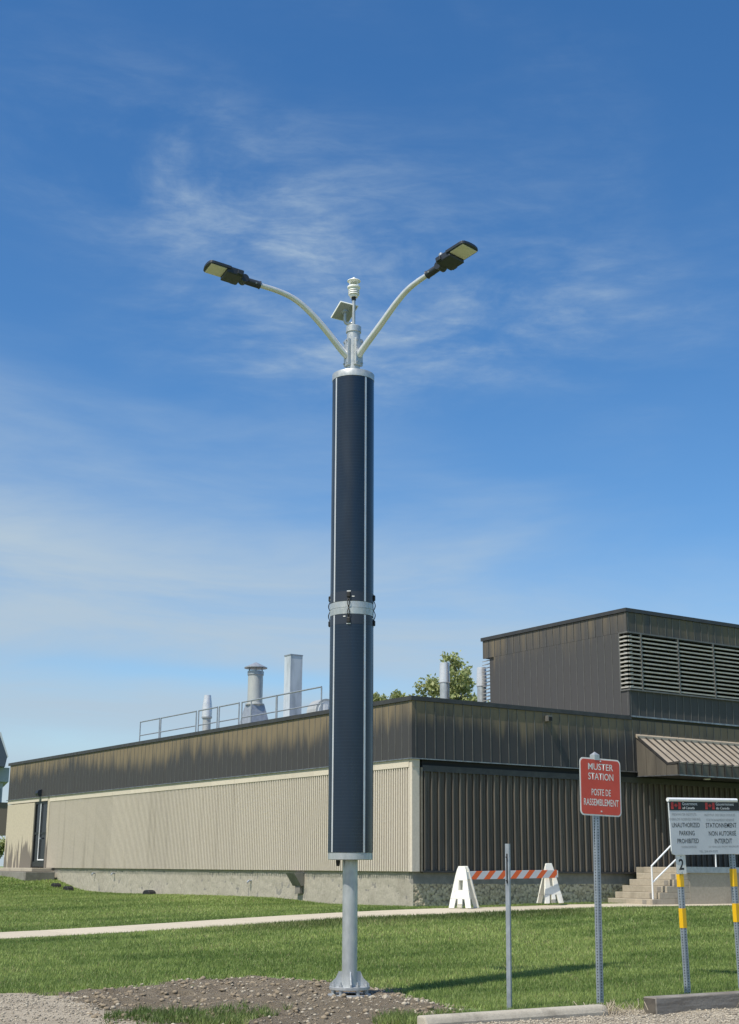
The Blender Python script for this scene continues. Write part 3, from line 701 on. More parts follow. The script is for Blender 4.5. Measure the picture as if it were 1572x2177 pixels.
for za, zb in ((6.30, 7.075), (8.95, PZ - .13)): MB().box(PX0 - .035, PX0 + .03, -.035, .03, za, zb).build('corner_trim', 'penthouse_metal', pent)
lv = MB().box(PX0 + .30, XE, .30, .335, 7.08, 8.95).build('louvre', 'black_void', B)
MB().box(PX0 - .06, XE, -.10, .33, 7.077, 7.125).box(PX0 - .05, XE, -.08, .33, 8.90, 8.947).build('louvre_frame', 'lit_seam_and_trim', lv)
sl = MB().prism([(-.075, .045), (-.075, .0), (-.06, -.005), (.17, .075), (.17, .09), (-.05, .05)], 'x', PX0 + .0, XE).mesh('slat', 'louvre_metal')
sr = MB().prism([(-.055, .045), (-.055, 0), (-.04, -.005), (.17, .075), (.17, .09), (-.03, .05)], 'y', -.05, .30).mesh('slat', 'louvre_metal')
for k in range(13):
    z = 7.165 + k * .133
    put('slat', sl, lv, (0, 0, z)); put('slat', sr, lv, (PX0, 0, z))
for x in (8.88, 10.55, 12.2, 13.9, 15.6, 17.3): MB().box(x, x + .05, -.095, .0, 7.126, 8.899).build('mullion', 'lit_seam_and_trim', lv)
MB().box(PX0 - .055, PX0 - .005, .29, .33, 7.126, 8.899).build('mullion', 'lit_seam_and_trim', lv)
lb = MB().box(PX0 + .30, XE, PYE - .34, PYE - .305, 7.38, 8.95).build('rear_louvre', 'black_void', B)
sr2 = MB().prism([(-.06, 0), (-.045, -.015), (.22, .075), (.22, .09)], 'y', PYE - .30, PYE).mesh('slat', 'louvre_metal')
for k in range(12): put('slat', sr2, lb, (PX0, 0, 7.43 + k * .128))
# band under the penthouse and upper fascia on the entrance bay
MB().box(PX0 - .02, XE, -.09, .33, 6.245, 6.292).build('bay_drip', 'trim_edge', B)

# canopy over the entrance
CX = 8.58
can = MB().prism([(.0, 4.43), (-1.70, 4.39), (-1.70, 4.74), (-1.28, 4.72), (-.001, 5.62)], 'x', CX + .01, XE).build('canopy', 'dark_trim', B)
for k in range(40):
    xa = CX + k * .335
    if xa > XE - .4: break
    MB().add([(xa + .02, -.055, 5.625), (xa + .33, -.055, 5.625), (xa + .33, -1.33, 4.735), (xa + .02, -1.33, 4.735), (xa + .02, -1.72, 4.770), (xa + .33, -1.72, 4.770),
              (xa + .02, -.055, 5.60), (xa + .33, -.055, 5.60), (xa + .33, -1.31, 4.715), (xa + .02, -1.31, 4.715), (xa + .02, -1.72, 4.745), (xa + .33, -1.72, 4.745)],
             [(0, 3, 2, 1), (3, 4, 5, 2), (6, 7, 8, 9), (9, 8, 11, 10), (4, 10, 11, 5), (0, 6, 9, 3), (3, 9, 10, 4), (1, 2, 8, 7), (2, 5, 11, 8)]).build('roof_sheet', 'canopy_tan', can)
    MB().prism([(-.03, 5.70), (-.03, 5.60), (-1.32, 4.70), (-1.74, 4.74), (-1.74, 4.41), (-1.775, 4.41), (-1.775, 4.80), (-1.30, 4.785)], 'x', xa - .012, xa + .018).build('seam', 'dark_trim', can)
    MB().box(xa + .022, xa + .318, -1.725, -1.703, 4.41, 4.72).build('fascia_panel', 'rib_metal', can)
MB().prism([(-.03, 5.63), (-.03, 5.73), (-.10, 5.68), (-.10, 5.58)], 'x', CX - .03, XE).build('ridge_trim', 'canopy_tan', can)
for ya, yb in ((-.02, -.42), (-.43, -.83), (-.84, -1.25)):
    f = lambda y: 5.62 + (y / 1.28) * .90
    MB().prism([(ya, 4.42), (yb, 4.41), (yb, f(yb) - .03), (ya, f(ya) - .03)], 'x', CX - .018, CX + .009).build('side_panel', 'rib_metal', can)
MB().box(CX - .018, CX + .009, -1.70, -1.262, 4.41, 4.70).build('side_panel', 'rib_metal', can)
MB().prism([(.0, 4.415), (-1.77, 4.375), (-1.77, 4.405), (.0, 4.445)], 'x', CX - .03, CX + .0).box(CX, XE, -1.78, -1.745, 4.375, 4.405).build('edge_trim', 'trim_edge', can)
MB().tube([(10.8, -.8, 4.41), (10.8, -.8, 4.385)], .11, 20).build('soffit_light', 'white_paint', can)

# ---------------------------------------------------------------- entrance stairs, landing, railing
st = empty('entrance_stairs', (CORNER[0], CORNER[1], 0), (0, 0, ANG), 'concrete steps rising along the ribbed front to the landing under the canopy', 'stairs')
for i in range(6):
    x0 = 6.72 + .30 * i; zt = .83 + .178 * i
    s = MB().box(x0, 8.6 - .001 * i, -2.25 + .002 * i, -.45, .3 if i == 0 else zt - .176, zt).build('step', 'step_concrete', st, bevel=.012)
    MB().box(x0 - .006, x0, -2.02, -1.86, zt - .15, zt - .02).build('grip_strip', 'grey_board', s)
land = MB().box(8.25, 19, -2.252, -.12, .3, 1.718).build('landing', 'step_concrete', st)
MB().box(8.10, 19, -2.30, -2.253, 1.562, 1.730).build('landing_edge', 'dull_steel', land)
def rail(name, pts, par, r=.024): return MB().tube(pts, r, 10).build(name, 'white_paint', par, True)
hr = rail('handrail', [(6.80, -2.2, .82), (6.80, -2.2, 1.74), (8.10, -2.2, 2.66), (14, -2.2, 2.66)], st, .026)
rail('mid_rail', [(6.80, -2.2, 1.28), (8.10, -2.2, 2.13), (14, -2.2, 2.13)], hr)
for x in (8.10, 9.45, 10.8, 12.1): rail('rail_post', [(x, -2.2, 1.72), (x, -2.2, 2.655)], hr)

# steps by the far door
ds = empty('door_steps', (CORNER[0], CORNER[1], 0), (0, 0, ANG), 'weathered low steps in front of the tall glass door at the far left', 'steps')
MB().box(-.9, -.01, 26.3, 31.8, 1.38, 1.53).build('step', 'step_concrete', ds, bevel=.02); MB().box(-1.3, -.01, 25.9, 32.4, .9, 1.375).build('step', 'grey_board', ds, bevel=.02)
MB().box(-1.33, -1.302, 29.3, 29.75, 1.12, 1.37).build('dark_patch', 'black_housing', ds)

# ---------------------------------------------------------------- things on the roof
GR = 'roof guardrail frames along the long side'
frames = [(19.15, 17.39, 'leftmost and farthest of the grey roof guardrail frames'), (17.27, 14.28, 'wide grey roof guardrail frame just left of the small tapered stack'), (14.09, 12.62, 'narrow grey roof guardrail frame in front of the small tapered stack'),
          (12.48, 11.01, 'grey roof guardrail frame just left of the cone capped chimney'), (10.81, 8.44, 'grey roof guardrail frame in front of the cone capped chimney base'), (8.38, 5.60, 'rightmost and nearest grey roof guardrail frame, in front of the square duct')]
for a, b, lab in frames:
    p = to_world(.5, (a + b) / 2); e = empty('roof_guardrail', (p[0], p[1], 6.10), (0, 0, ANG), lab, 'guardrail', GR); h = (a - b) / 2
    for s in (-1, 1): MB().tube([(0, s * h, 0), (0, s * h, 1.03)], .024, 8).build('post', 'dull_steel', e, True)
    MB().tube([(0, -h, 1.05), (0, h, 1.05)], .026, 8).build('top_rail', 'dull_steel', e, True)
    MB().tube([(0, -h, .52), (0, h, .52)], .022, 8).build('mid_rail', 'dull_steel', e, True)
    if abs(a - 10.81) < .01: MB().tube([(0, .52, 0), (0, .52, 1.03)], .026, 8).build('post', 'dull_steel', e, True)
def rempty(name, x, y, label, cat, group=None): p = to_world(x, y); return empty(name, (p[0], p[1], 6.10), (0, 0, ANG), label, cat, group)
e = rempty('vent_stack', 3, 18.32, 'small metal stack with tapered shiny top behind the guardrail', 'stack')
MB().lathe([(.165, 0), (.165, 1.35)], 20).build('pipe', 'stack_grey', e, True)
MB().lathe([(.17, 1.34), (.20, 1.36), (.20, 1.72), (.135, 2.22), (.125, 2.22), (.12, 2.0)], 20).build('tapered_top', 'aluminium', e, True)
MB().lathe([(.19, 1.29), (.215, 1.31), (.215, 1.36), (.19, 1.38)], 20).build('collar', 'galvanised', e, True)
MB().lathe([(.24, 0), (.24, .75), (.165, .80)], 20).build('flashing', 'stack_grey', e, True)
e = rempty('capped_chimney', 3, 14.4, 'tall grey metal chimney with conical rain cap on a flared base', 'chimney')
MB().lathe([(.285, 1.4), (.285, 2.62)], 28).build('pipe', 'stack_grey', e, True)
MB().lathe([(.285, 1.45), (.36, 1.46), (.36, 1.51), (.285, 1.53)], 28).build('flange', 'stack_grey', e, True)
MB().lathe([(.29, 2.58), (.31, 2.60), (.31, 2.74), (.29, 2.75)], 28).build('band', 'dull_steel', e, True)
MB().lathe([(.0, 3.10), (.44, 2.89), (.44, 2.86), (.38, 2.87), (.0, 2.95)], 28).build('rain_cap', 'dull_steel', e, True)
for k in range(6): t = k * math.pi / 3; MB().box(-.02, .02, -.01, .01, 2.74, 2.9).build('cap_strut', 'dull_steel', e).location = (.28 * math.cos(t), .28 * math.sin(t), 0)
w1, w0 = .27, .58
MB().add([(-w0, -w0, 0), (w0, -w0, 0), (w0, w0, 0), (-w0, w0, 0), (-w1, -w1, 1.46), (w1, -w1, 1.46), (w1, w1, 1.46), (-w1, w1, 1.46)], [(0, 1, 5, 4), (1, 2, 6, 5), (2, 3, 7, 6), (3, 0, 4, 7), (4, 5, 6, 7)]).build('flared_base', 'dull_steel', e)
e = rempty('square_duct', 3, 11.6, 'tall square grey blue duct with streaked paint beside the chimney', 'duct')
MB().box(-.25, .25, -.22, .22, 0, 2.98).build('shaft', 'duct_paint', e); MB().box(-.265, .265, -.235, .235, 2.981, 3.02).build('cap', 'dull_steel', e)
e = rempty('round_ventilator', 3, 9.55, 'round topped grey ventilator hood half hidden behind the light pole', 'ventilator')
pl = [(-.46, 0), (.46, 0), (.46, .75)] + [(.46 * math.cos(t), .75 + .46 * math.sin(t)) for t in np.linspace(.2, math.pi - .2, 12)] + [(-.46, .75)]
MB().prism(pl, 'y', -.3, .3).build('hood', 'stack_grey', e)
MB().prism([(x * .78, z * .8 + .16) for x, z in pl], 'y', -.34, -.301).build('cover', 'duct_paint', e); MB().box(-.16, .0, -.365, -.341, .55, 1.0).build('label_plate', 'white_paint', e); MB().box(.14, .30, -.40, -.301, 1.02, 1.12).build('motor', 'grey_board', e)
for x, top, lab in ((7.92, 2.86, 'shiny two piece roof stack in front of the leafy tree'), (9.66, 2.84, 'shiny roof stack tucked against the left edge of the penthouse')):
    e = rempty('roof_stack', x, 9.0, lab, 'stack', 'shiny round roof stacks')
    MB().lathe([(.175, 0), (.175, 2.2)], 24).build('pipe', 'galvanised', e, True); MB().lathe([(.175, 2.12), (.20, 2.14), (.20, 2.26), (.175, top), (.16, top), (.16, top - .3)], 24).build('top_section', 'aluminium', e, True)

# ---------------------------------------------------------------- solar light pole
POLE = empty('solar_light_pole', (PX, PY, gz(PX, PY) + .014), (0, R(-.27), 0), 'tall solar street light with dark blue collector column and two lamp arms', 'street light')
def ga(deg): return R(-90 + deg)                 # angle from the side facing the camera, positive to the right
MB().lathe([(.102, .12), (.101, 1.9)], 40).build('pole', 'galvanised', POLE, True)
bp = MB().lathe([(.10, .09), (.265, .09), (.27, .094), (.27, .124), (.265, .128), (.10, .128)], 40).build('base_flange', 'galvanised', POLE, True)
MB().lathe([(.16, -.005), (.285, -.005), (.29, 0), (.29, .026), (.285, .03), (.16, .03)], 40).build('ground_ring', 'galvanised', POLE, True)
gs = MB().prism([(.10, .129), (.262, .129), (.262, .160), (.18, .235), (.145, .315), (.10, .315)], 'y', -.008, .008).mesh('gusset', 'galvanised')
for d in (5, 95, 185, 275):
    o = put('gusset', gs, POLE); o.rotation_euler = (0, 0, ga(d))
bm_ = MB().tube([(0, 0, -.02), (0, 0, .19)], .014, 10)
for z in (.035, .065, .131): bm_.tube([(0, 0, z), (0, 0, z + .024)], .027, 6)
bme_ = bm_.mesh('anchor_bolt', 'galvanised', True)
for d in (-65, -28, 28, 72, 118, 152, 208, 242): put('anchor_bolt', bme_, POLE, (.235 * math.cos(ga(d)), .235 * math.sin(ga(d)), 0))
MB().tube([(-.165, -.05, 1.745), (-.165, -.05, 1.72), (-.165, -.05, 1.665)], [.030, .030, .020], 12).build('cable_gland', 'black_rubber', POLE, True)
STR = (-52.6, 37.4, 127.4, 217.4)
def half(z0, z1, ends):
    """one collector half: metal core tube, four film panels and the strips between them"""
    MB().lathe([(.10, z0), (.296, z0), (.296, z1), (.10, z1)], 56).build('collector_core', 'galvanised', POLE, True)
    for k in range(4):
        a0, a1 = ga(STR[k] + 2.6), ga(STR[k] + 90 - 2.6)
        MB().lathe([(.294, z0 + .004), (.307, z0 + .004), (.307, z1 - .004), (.294, z1 - .004)], 22, a0=a0, a1=a1).build('collector_panel', 'collector_film', POLE, True)
        zc = z0 + .004 if ends == 'bottom' else z1 - .004; zd = zc + .135 if ends == 'bottom' else zc - .135
        p = MB().lathe([(.307, min(zc, zd)), (.3085, min(zc, zd)), (.3085, max(zc, zd)), (.307, max(zc, zd))], 22, a0=a0 + .01, a1=a1 - .01).build('panel_margin', 'collector_margin', POLE, True)
        am = ga(STR[k] + 45); zj = zc + (.085 if ends == 'bottom' else -.085)
        jb = MB().box(-.026, .026, -.028, .0, -.04, .04).build('junction_box', 'black_rubber', POLE, bevel=.012)
        jb.location = (.307 * math.cos(am), .307 * math.sin(am), zj); jb.rotation_euler = (0, 0, am + math.pi / 2)
        for da, dz, ww in ((.0, .135 if ends == 'bottom' else -.135, .055), (.20 if ends == 'bottom' else -.20, .06 if ends == 'bottom' else -.03, .035)):
            lb_ = MB().box(-ww / 2, ww / 2, -.003, 0, -.006, .006).build('panel_label', 'white_plastic', POLE)
            lb_.location = (.3092 * math.cos(am + da), .3092 * math.sin(am + da), zc + dz); lb_.rotation_euler = (0, 0, am + da + math.pi / 2)
        c0 = .312; mid = 5.164
        for s in (-1, 1):
            pts = []
            for t in np.linspace(0, 1, 9):
                z = zj + (-.04 if ends == 'bottom' else .04) * 1.0; zz = z + (mid - z) * t; bulge = .312 + .022 * math.sin(math.pi * t); sp = s * .014 * math.sin(math.pi * t) / .3
                pts.append((bulge * math.cos(am + sp), bulge * math.sin(am + sp), zz))
            MB().tube(pts, .0055, 6).build('cable', 'black_rubber', POLE, True)
        as_ = ga(STR[k])
        so = MB().box(-.0145, .0145, -.006, .012, z0 + .004, z1 - .004).build('strip', 'aluminium', POLE)
        so.location = (.303 * math.cos(as_), .303 * math.sin(as_), 0); so.rotation_euler = (0, 0, as_ + math.pi / 2)
half(1.84, 5.072, 'top'); half(5.255, 8.604, 'bottom')
MB().lathe([(.10, 1.748), (.298, 1.748), (.302, 1.752), (.302, 1.836), (.298, 1.84), (.10, 1.84)], 56).build('bottom_ring', 'galvanised', POLE, True)
MB().lathe([(.29, 5.073), (.309, 5.075), (.311, 5.158), (.307, 5.161), (.307, 5.166), (.311, 5.169), (.309, 5.252), (.29, 5.254)], 56).build('mid_band', 'galvanised', POLE, True)
MB().lathe([(.29, 8.605), (.311, 8.607), (.313, 8.70), (.309, 8.708), (.10, 8.712)], 56).build('top_ring', 'galvanised', POLE, True)
MB().lathe([(.100, 8.70), (.100, 9.40)], 40).build('upper_pole', 'galvanised', POLE, True)
MB().lathe([(.100, 9.385), (.113, 9.387), (.114, 9.475), (.108, 9.483), (.0, 9.49)], 40).build('pole_cap', 'galvanised', POLE, True)
def build_arm(deg, prof, label, tilt):
    a = ga(deg)
    br, S = None, None
    bracket = MB().box(.085, .125, -.075, .075, 8.845, 9.27).build('arm_bracket', 'galvanised', POLE, bevel=.006); bracket.rotation_euler = (0, 0, a)
    MB().box(.05, .0845, -.072, -.056, 8.85, 9.265).box(.05, .0845, .056, .072, 8.85, 9.265).build('bracket_flange', 'galvanised', bracket)
    for yy in (-.05, .05):
        for zz in (8.885, 9.23): MB().tube([(.1255, yy, zz), (.142, yy, zz)], .014, 6).build('bolt', 'dull_steel', bracket)
    P = np.array(prof, float); t = np.linspace(0, len(P) - 1, 40); k = np.clip(t.astype(int), 0, len(P) - 2); f = (t - k)[:, None]
    Pm = np.vstack([2 * P[0] - P[1], P, 2 * P[-1] - P[-2]]); p0, p1, p2, p3 = Pm[k], Pm[k + 1], Pm[k + 2], Pm[k + 3]
    S = .5 * (2 * p1 + (p2 - p0) * f + (2 * p0 - 5 * p1 + 4 * p2 - p3) * f ** 2 + (3 * p1 - p0 - 3 * p2 + p3) * f ** 3)
    rr = [.054 - .016 * i / (len(S) - 1) for i in range(len(S))]
    ao = MB().tube([(q[0], 0, q[1]) for q in S], rr, 20).build('arm', 'aluminium', POLE, True); ao.rotation_euler = (0, 0, a)
    # luminaire, its own axis u from the arm end
    er, ez = S[-1]; u0 = (er + .10, ez + .02, a, tilt)
    body = MB()
    body.cur = 0
    # thin head plate with rounded outer end
    outl = [(.40, -.185), (.66, -.185), (.70, -.178), (.725, -.15), (.742, -.07), (.745, 0), (.742, .07), (.725, .15), (.70, .178), (.66, .185), (.40, .185)]
    lum = MB().prism(outl, 'z', .012, .060).build('luminaire', 'black_housing', None, bevel=.008)
    place(lum, u0)
    part(MB().box(.20, .452, -.165, .165, -.045, .062), 'driver_box', 'black_housing', lum, bevel=.015)
    part(MB().box(.215, .30, -.195, -.163, -.03, .03), 'box_lug', 'black_housing', lum, bevel=.006)
    part(MB().box(.215, .30, .163, .195, -.03, .03), 'box_lug', 'black_housing', lum, bevel=.006)
    part(MB().box(.458, .698, -.160, .160, .003, .0115), 'lens', 'led_lens', lum)
    part(MB().tube([(.26, -.09, .060), (.26, -.09, .115)], .038, 16).tube([(.26, -.09, .115), (.26, -.09, .13)], [.034, .022], 16), 'photocell', 'dull_steel', lum, True)
    part(MB().tube([(.15, -.075, .0), (.15, .075, .0)], .060, 20), 'pivot', 'black_housing', lum, True)
    part(MB().box(.15, .23, -.05, .05, -.035, .035), 'pivot_neck', 'black_housing', lum, bevel=.008)
    d = Vector((S[-1][0] - S[-4][0], 0, S[-1][1] - S[-4][1])).normalized(); b0 = Vector((er, 0, ez))
    sf = MB().tube([b0 - d * .01, b0 - d * .005, b0 + d * .015, b0 + d * .20, b0 + d * .24], [.058, .064, .056, .054, .048], 20).build('slip_fitter', 'black_housing', POLE, True); sf.rotation_euler = (0, 0, a)
    for s_ in (-1, 1): MB().tube([b0 + d * .07 + Vector((0, s_ * .045, -.01)), b0 + d * .07 + Vector((0, s_ * .068, -.014))], .011, 6).build('set_screw', 'dull_steel', sf)
def place(o, u):
    er, ez, a, tilt = u; o.parent = POLE
    o.matrix_local = Matrix.Rotation(a, 4, 'Z') @ Matrix.Translation((er, 0, ez)) @ Matrix.Rotation(-tilt, 4, 'Y')
def part(mb, name, mat, par, smooth=False, bevel=0.0): return mb.build(name, mat, par, smooth, bevel)
build_arm(-66.2, [(.10, 9.00), (.20, 9.09), (.48, 9.39), (.75, 9.635), (.98, 9.775), (1.22, 9.845), (1.50, 9.885)], 'left', R(8))
build_arm(47.4, [(.10, 9.00), (.20, 9.09), (.52, 9.35), (.84, 9.615), (1.05, 9.755), (1.24, 9.83), (1.45, 9.885)], 'right', R(12))
# weather sensor on a thin mast
MB().tube([(0.0, -.02, 9.48), (0.0, -.02, 9.93)], .026, 14).build('sensor_mast', 'galvanised', POLE, True)
se = MB().lathe([(.0, 9.955), (.062, 9.955), (.062, 9.99), (.058, 9.995), (.058, 10.0)], 28, c=(0, -.02)).build('weather_sensor', 'white_plastic', POLE, True)
MB().lathe([(.030, 9.90), (.034, 9.905), (.034, 9.956), (.0, 9.957)], 20, c=(0, -.02)).build('sensor_socket', 'black_rubber', se, True)
for z in (9.995, 10.025, 10.055): MB().lathe([(.060, z), (.084, z - .004), (.086, z + .002), (.078, z + .018), (.060, z + .020)], 28, c=(0, -.02)).build('shield_plate', 'white_plastic', se, True)
MB().lathe([(.058, 10.07), (.064, 10.08), (.098, 10.10), (.100, 10.112), (.096, 10.125), (.0, 10.13)], 28, c=(0, -.02)).build('sensor_deck', 'white_plastic', se, True)
for k in range(4):
    t = ga(45 + 90 * k); MB().tube([(.083 * math.cos(t), .083 * math.sin(t) - .02, 10.125), (.083 * math.cos(t), .083 * math.sin(t) - .02, 10.205)], .0065, 8).build('sensor_post', 'white_plastic', se, True)
    t += .7; MB().lathe([(.013, 10.128), (.013, 10.142), (.0, 10.152)], 10, c=(.05 * math.cos(t), .05 * math.sin(t) - .02)).build('transducer', 'black_rubber', se, True)
MB().lathe([(.0, 10.203), (.092, 10.205), (.102, 10.212), (.098, 10.222), (.055, 10.238), (.03, 10.243), (.028, 10.262), (.012, 10.278), (.0, 10.28)], 28, c=(0, -.02)).build('sensor_roof', 'white_plastic', se, True)
# small tilted panel on a bent pipe
Uv, Fv, Xv = Vector((0, -math.sin(R(23)), math.cos(R(23)))), Vector((0, math.cos(R(23)), math.sin(R(23)))), Vector((1, 0, 0))
e1 = Xv * .262 - Uv * .066 + Fv * .162; e2 = Xv * -.150 - Uv * .243 + Fv * .132; nn = e1.cross(e2).normalized()
if nn.z < 0: nn = -nn
c0 = Vector((-.135, .04, 9.74)); th_ = nn * .022
q = [c0 - e1 / 2 - e2 / 2, c0 + e1 / 2 - e2 / 2, c0 + e1 / 2 + e2 / 2, c0 - e1 / 2 + e2 / 2]
sp_ = MB().add([tuple(v) for v in q] + [tuple(v + th_) for v in q], [(0, 3, 2, 1), (4, 5, 6, 7), (0, 1, 5, 4), (1, 2, 6, 5), (2, 3, 7, 6), (3, 0, 4, 7)]).build('antenna_panel', 'white_plastic', POLE)
qi = [c0 + (v - c0) * .93 - nn * .001 for v in q]; MB().add([tuple(v) for v in qi] + [tuple(v - nn * .004) for v in qi], [(0, 3, 2, 1), (4, 5, 6, 7), (0, 1, 5, 4), (1, 2, 6, 5), (2, 3, 7, 6), (3, 0, 4, 7)]).build('panel_back', 'panel_grey', sp_)
MB().tube([tuple(c0 - nn * .002), tuple(c0 - nn * .03)], [.06, .045], 16).build('panel_mount', 'dull_steel', sp_, True)
MB().tube([(c0.x, c0.y, c0.z - .02), (c0.x, c0.y, 9.60), (c0.x + .015, c0.y, 9.565), (c0.x + .05, c0.y, 9.545), (-.02, .0, 9.545), (-.005, 0, 9.53), (0, 0, 9.48)], .024, 14).build('bent_pipe', 'galvanised', POLE, True)

# ---------------------------------------------------------------- signs
def rounded(w, h, r, n=5):
    pts = []
    for cx_, cz_, a0 in ((w / 2 - r, h / 2 - r, 0), (-w / 2 + r, h / 2 - r, 90), (-w / 2 + r, -h / 2 + r, 180), (w / 2 - r, -h / 2 + r, 270)):
        for k in range(n + 1): t = R(a0 + 90 * k / n); pts.append((cx_ + r * math.cos(t), cz_ + r * math.sin(t)))
    return pts
z0 = gz(2.79, 17.12)
MS = empty('muster_sign', (2.79, 17.12, z0), (0, R(.9), ANG), 'red and white muster station sign on a perforated grey post', 'sign')
MB().box(-.030, .030, -.030, .030, -.1, 2.93).build('post', 'perforated_steel', MS)
MB().box(-.042, .042, -.042, .042, 2.90, 2.965).add([(-.042, -.042, 2.9651), (.042, -.042, 2.9651), (.042, .042, 2.9651), (-.042, .042, 2.9651), (0, 0, 3.005)], [(0, 1, 4), (1, 2, 4), (2, 3, 4), (3, 0, 4)]).build('post_cap', 'galvanised', MS)
w_, h_ = .685, .70; mx_, mz_ = .055, 2.572
pl_ = MB().prism([(x + mx_, z + mz_) for x, z in rounded(w_, h_, .06)], 'y', -.036, -.0325).build('sign_plate', 'sign_white', MS)
MB().prism([(x + mx_, z + mz_) for x, z in rounded(w_ - .036, h_ - .036, .048)], 'y', -.0385, -.0362).build('red_face', 'sign_red', pl_)
for body, x0_, x1_, za, zb in (('MUSTER', -.205, .215, .205, .285), ('STATION', -.205, .215, .085, .168), ('POSTE DE', -.155, .165, -.105, -.025), ('RASSEMBLEMENT', -.285, .295, -.228, -.145)):
    text('lettering', body, pl_, x0_ + mx_, x1_ + mx_, za + mz_, zb + mz_, -.0395, 'sign_white', .006)
for dz in (.315, -.295): MB().tube([(mx_ - .0, -.0386, mz_ + dz), (mx_ - .0, -.046, mz_ + dz)], .010, 10).build('bolt', 'aluminium', pl_, True)

z0 = gz(1.66, 16.62)
SP = empty('short_post', (1.66, 16.62, z0), (0, R(.9), ANG + R(28)), 'plain grey steel post standing alone behind the concrete kerb', 'post')
MB().prism([(-.021, -.025), (.021, -.025), (.025, .0), (.021, .025), (-.021, .025), (-.025, 0)], 'z', -.1, 1.875).build('post', 'dull_steel', SP)
for z in (1.45, 1.72): MB().tube([(-.027, 0, z), (-.055, 0, z)], .008, 6).build('bolt', 'black_rubber', SP)
MB().box(-.029, -.026, -.008, .008, 1.42, 1.76).build('back_strip', 'black_rubber', SP); MB().box(.026, .031, -.012, .012, 1.38, 1.79).build('clip', 'galvanised', SP)

z0 = gz(4.136, 18.45)
GS = empty('parking_notice', (4.136, 18.45, z0), (0, R(-1.4), ANG), 'grey government parking notice board on two posts with yellow tape', 'sign')
off = lambda z: .0245 * z
for i, x in enumerate((0.0, 1.02)):
    p = MB().box(-.030, .030, -.030, .030, -.1, 2.40).build('post', 'perforated_steel', GS); p.location = (x, 0, 0)
    for za, zb in (((1.36, 1.52), (.845, 1.09)) if i == 0 else ((1.34, 1.57), (.88, 1.12))): MB().box(-.033, .033, -.033, .033, za, zb).build('yellow_band', 'yellow_tape', p)
bx0, bx1 = -.175, 1.172; bz0, bz1 = 1.765, 2.452; bc = (bx0 + bx1) / 2
board = MB().prism([(bx0, bz1), (bx0, bz0 + .05), (bx0 + .015, bz0 + .012), (bx0 + .05, bz0), (bx1 - .05, bz0), (bx1 - .015, bz0 + .012), (bx1, bz0 + .05), (bx1, bz1)], 'y', -.052, -.034).build('board', 'board_grey', GS)
MB().tube([(bx0 - .01, -.043, bz1 + .022), (bx1 - .03, -.043, bz1 + .022)], .026, 14).build('top_tube', 'white_paint', board, True)
MB().box(bx0 + .004, bx1 - .004, -.0545, -.0525, 2.335, bz1 - .004).build('black_header', 'board_black', board)
leaf = [(0, 1), (.16, .68), (.36, .78), (.28, .32), (.5, .52), (.58, .40), (.86, .46), (.76, .22), (.92, .10), (.46, -.28), (.52, -.46), (.05, -.40), (.05, -.85)]
leaf = leaf + [(-x, z) for x, z in leaf[::-1] if x > 0]
for fx in (-.140, .508):
    fl = MB().box(fx, fx + .045, -.0565, -.055, 2.352, 2.440).box(fx + .135, fx + .18, -.0565, -.055, 2.352, 2.440).build('flag', 'flag_red', board)
    MB().prism([(fx + .09 + .037 * x, 2.396 + .034 * z) for x, z in leaf], 'y', -.0565, -.055).build('leaf_emblem', 'flag_red', fl)
colx = lambda v: v - .045 if v < .5 else .495 + (v - .585) * .952
T = lambda body, a, b, za, zb, mat, bold: text('lettering', body, board, colx(a), colx(a) + (b - a) * (1 if a < .5 else .952), za, zb, -.0568 if mat == 'letter_white' else -.0532, mat, bold)
T('Government', .115, .40, 2.402, 2.442, 'letter_white', .002); T('of Canada', .115, .345, 2.352, 2.386, 'letter_white', .002)
T('Gouvernement', .815, 1.185, 2.402, 2.442, 'letter_white', .002); T('du Canada', .815, 1.09, 2.352, 2.386, 'letter_white', .002)
T('FRESHWATER INSTITUTE', -.085, .375, 2.268, 2.300, 'letter_grey', 0); T('OVERFLOW RESERVED PARKING', -.145, .445, 2.205, 2.238, 'letter_grey', 0)
T('INSTITUT DES EAUX DOUCES', .575, 1.205, 2.262, 2.294, 'letter_grey', 0); T('STATIONNEMENT R\u00c9SERV\u00c9', .605, 1.175, 2.196, 2.236, 'letter_grey', 0)
T('UNAUTHORIZED', -.098, .425, 2.117, 2.177, 'letter_black', .006); T('PARKING', .03, .315, 2.013, 2.073, 'letter_black', .006); T('PROHIBITED', -.015, .385, 1.912, 1.972, 'letter_black', .006)
T('STATIONNEMENT', .585, 1.215, 2.112, 2.174, 'letter_black', .006); T('NON AUTORIS\u00c9', .635, 1.195, 2.006, 2.082, 'letter_black', .006); T('INTERDIT', .745, 1.10, 1.905, 1.967, 'letter_black', .006)
T('TOWING ENFORCED', .05, .335, 1.852, 1.879, 'letter_grey', 0); T('LES V\u00c9HICULES SERONT REMORQU\u00c9S', .615, 1.235, 1.848, 1.880, 'letter_grey', 0); T('TEL. 204-474-9372', .385, .735, 1.790, 1.818, 'letter_grey', .004)
np_ = MB().prism([(x + .0, z + 1.645) for x, z in rounded(.175, .237, .012)], 'y', -.036, -.033).build('number_plate', 'sign_white', GS)
text('lettering', '2', np_, -.045, .048, 1.575, 1.715, -.0368, 'letter_black', .02)
for z in (1.742, 1.548): MB().tube([(0, -.0365, z), (0, -.043, z)], .008, 8).build('bolt', 'dull_steel', np_)

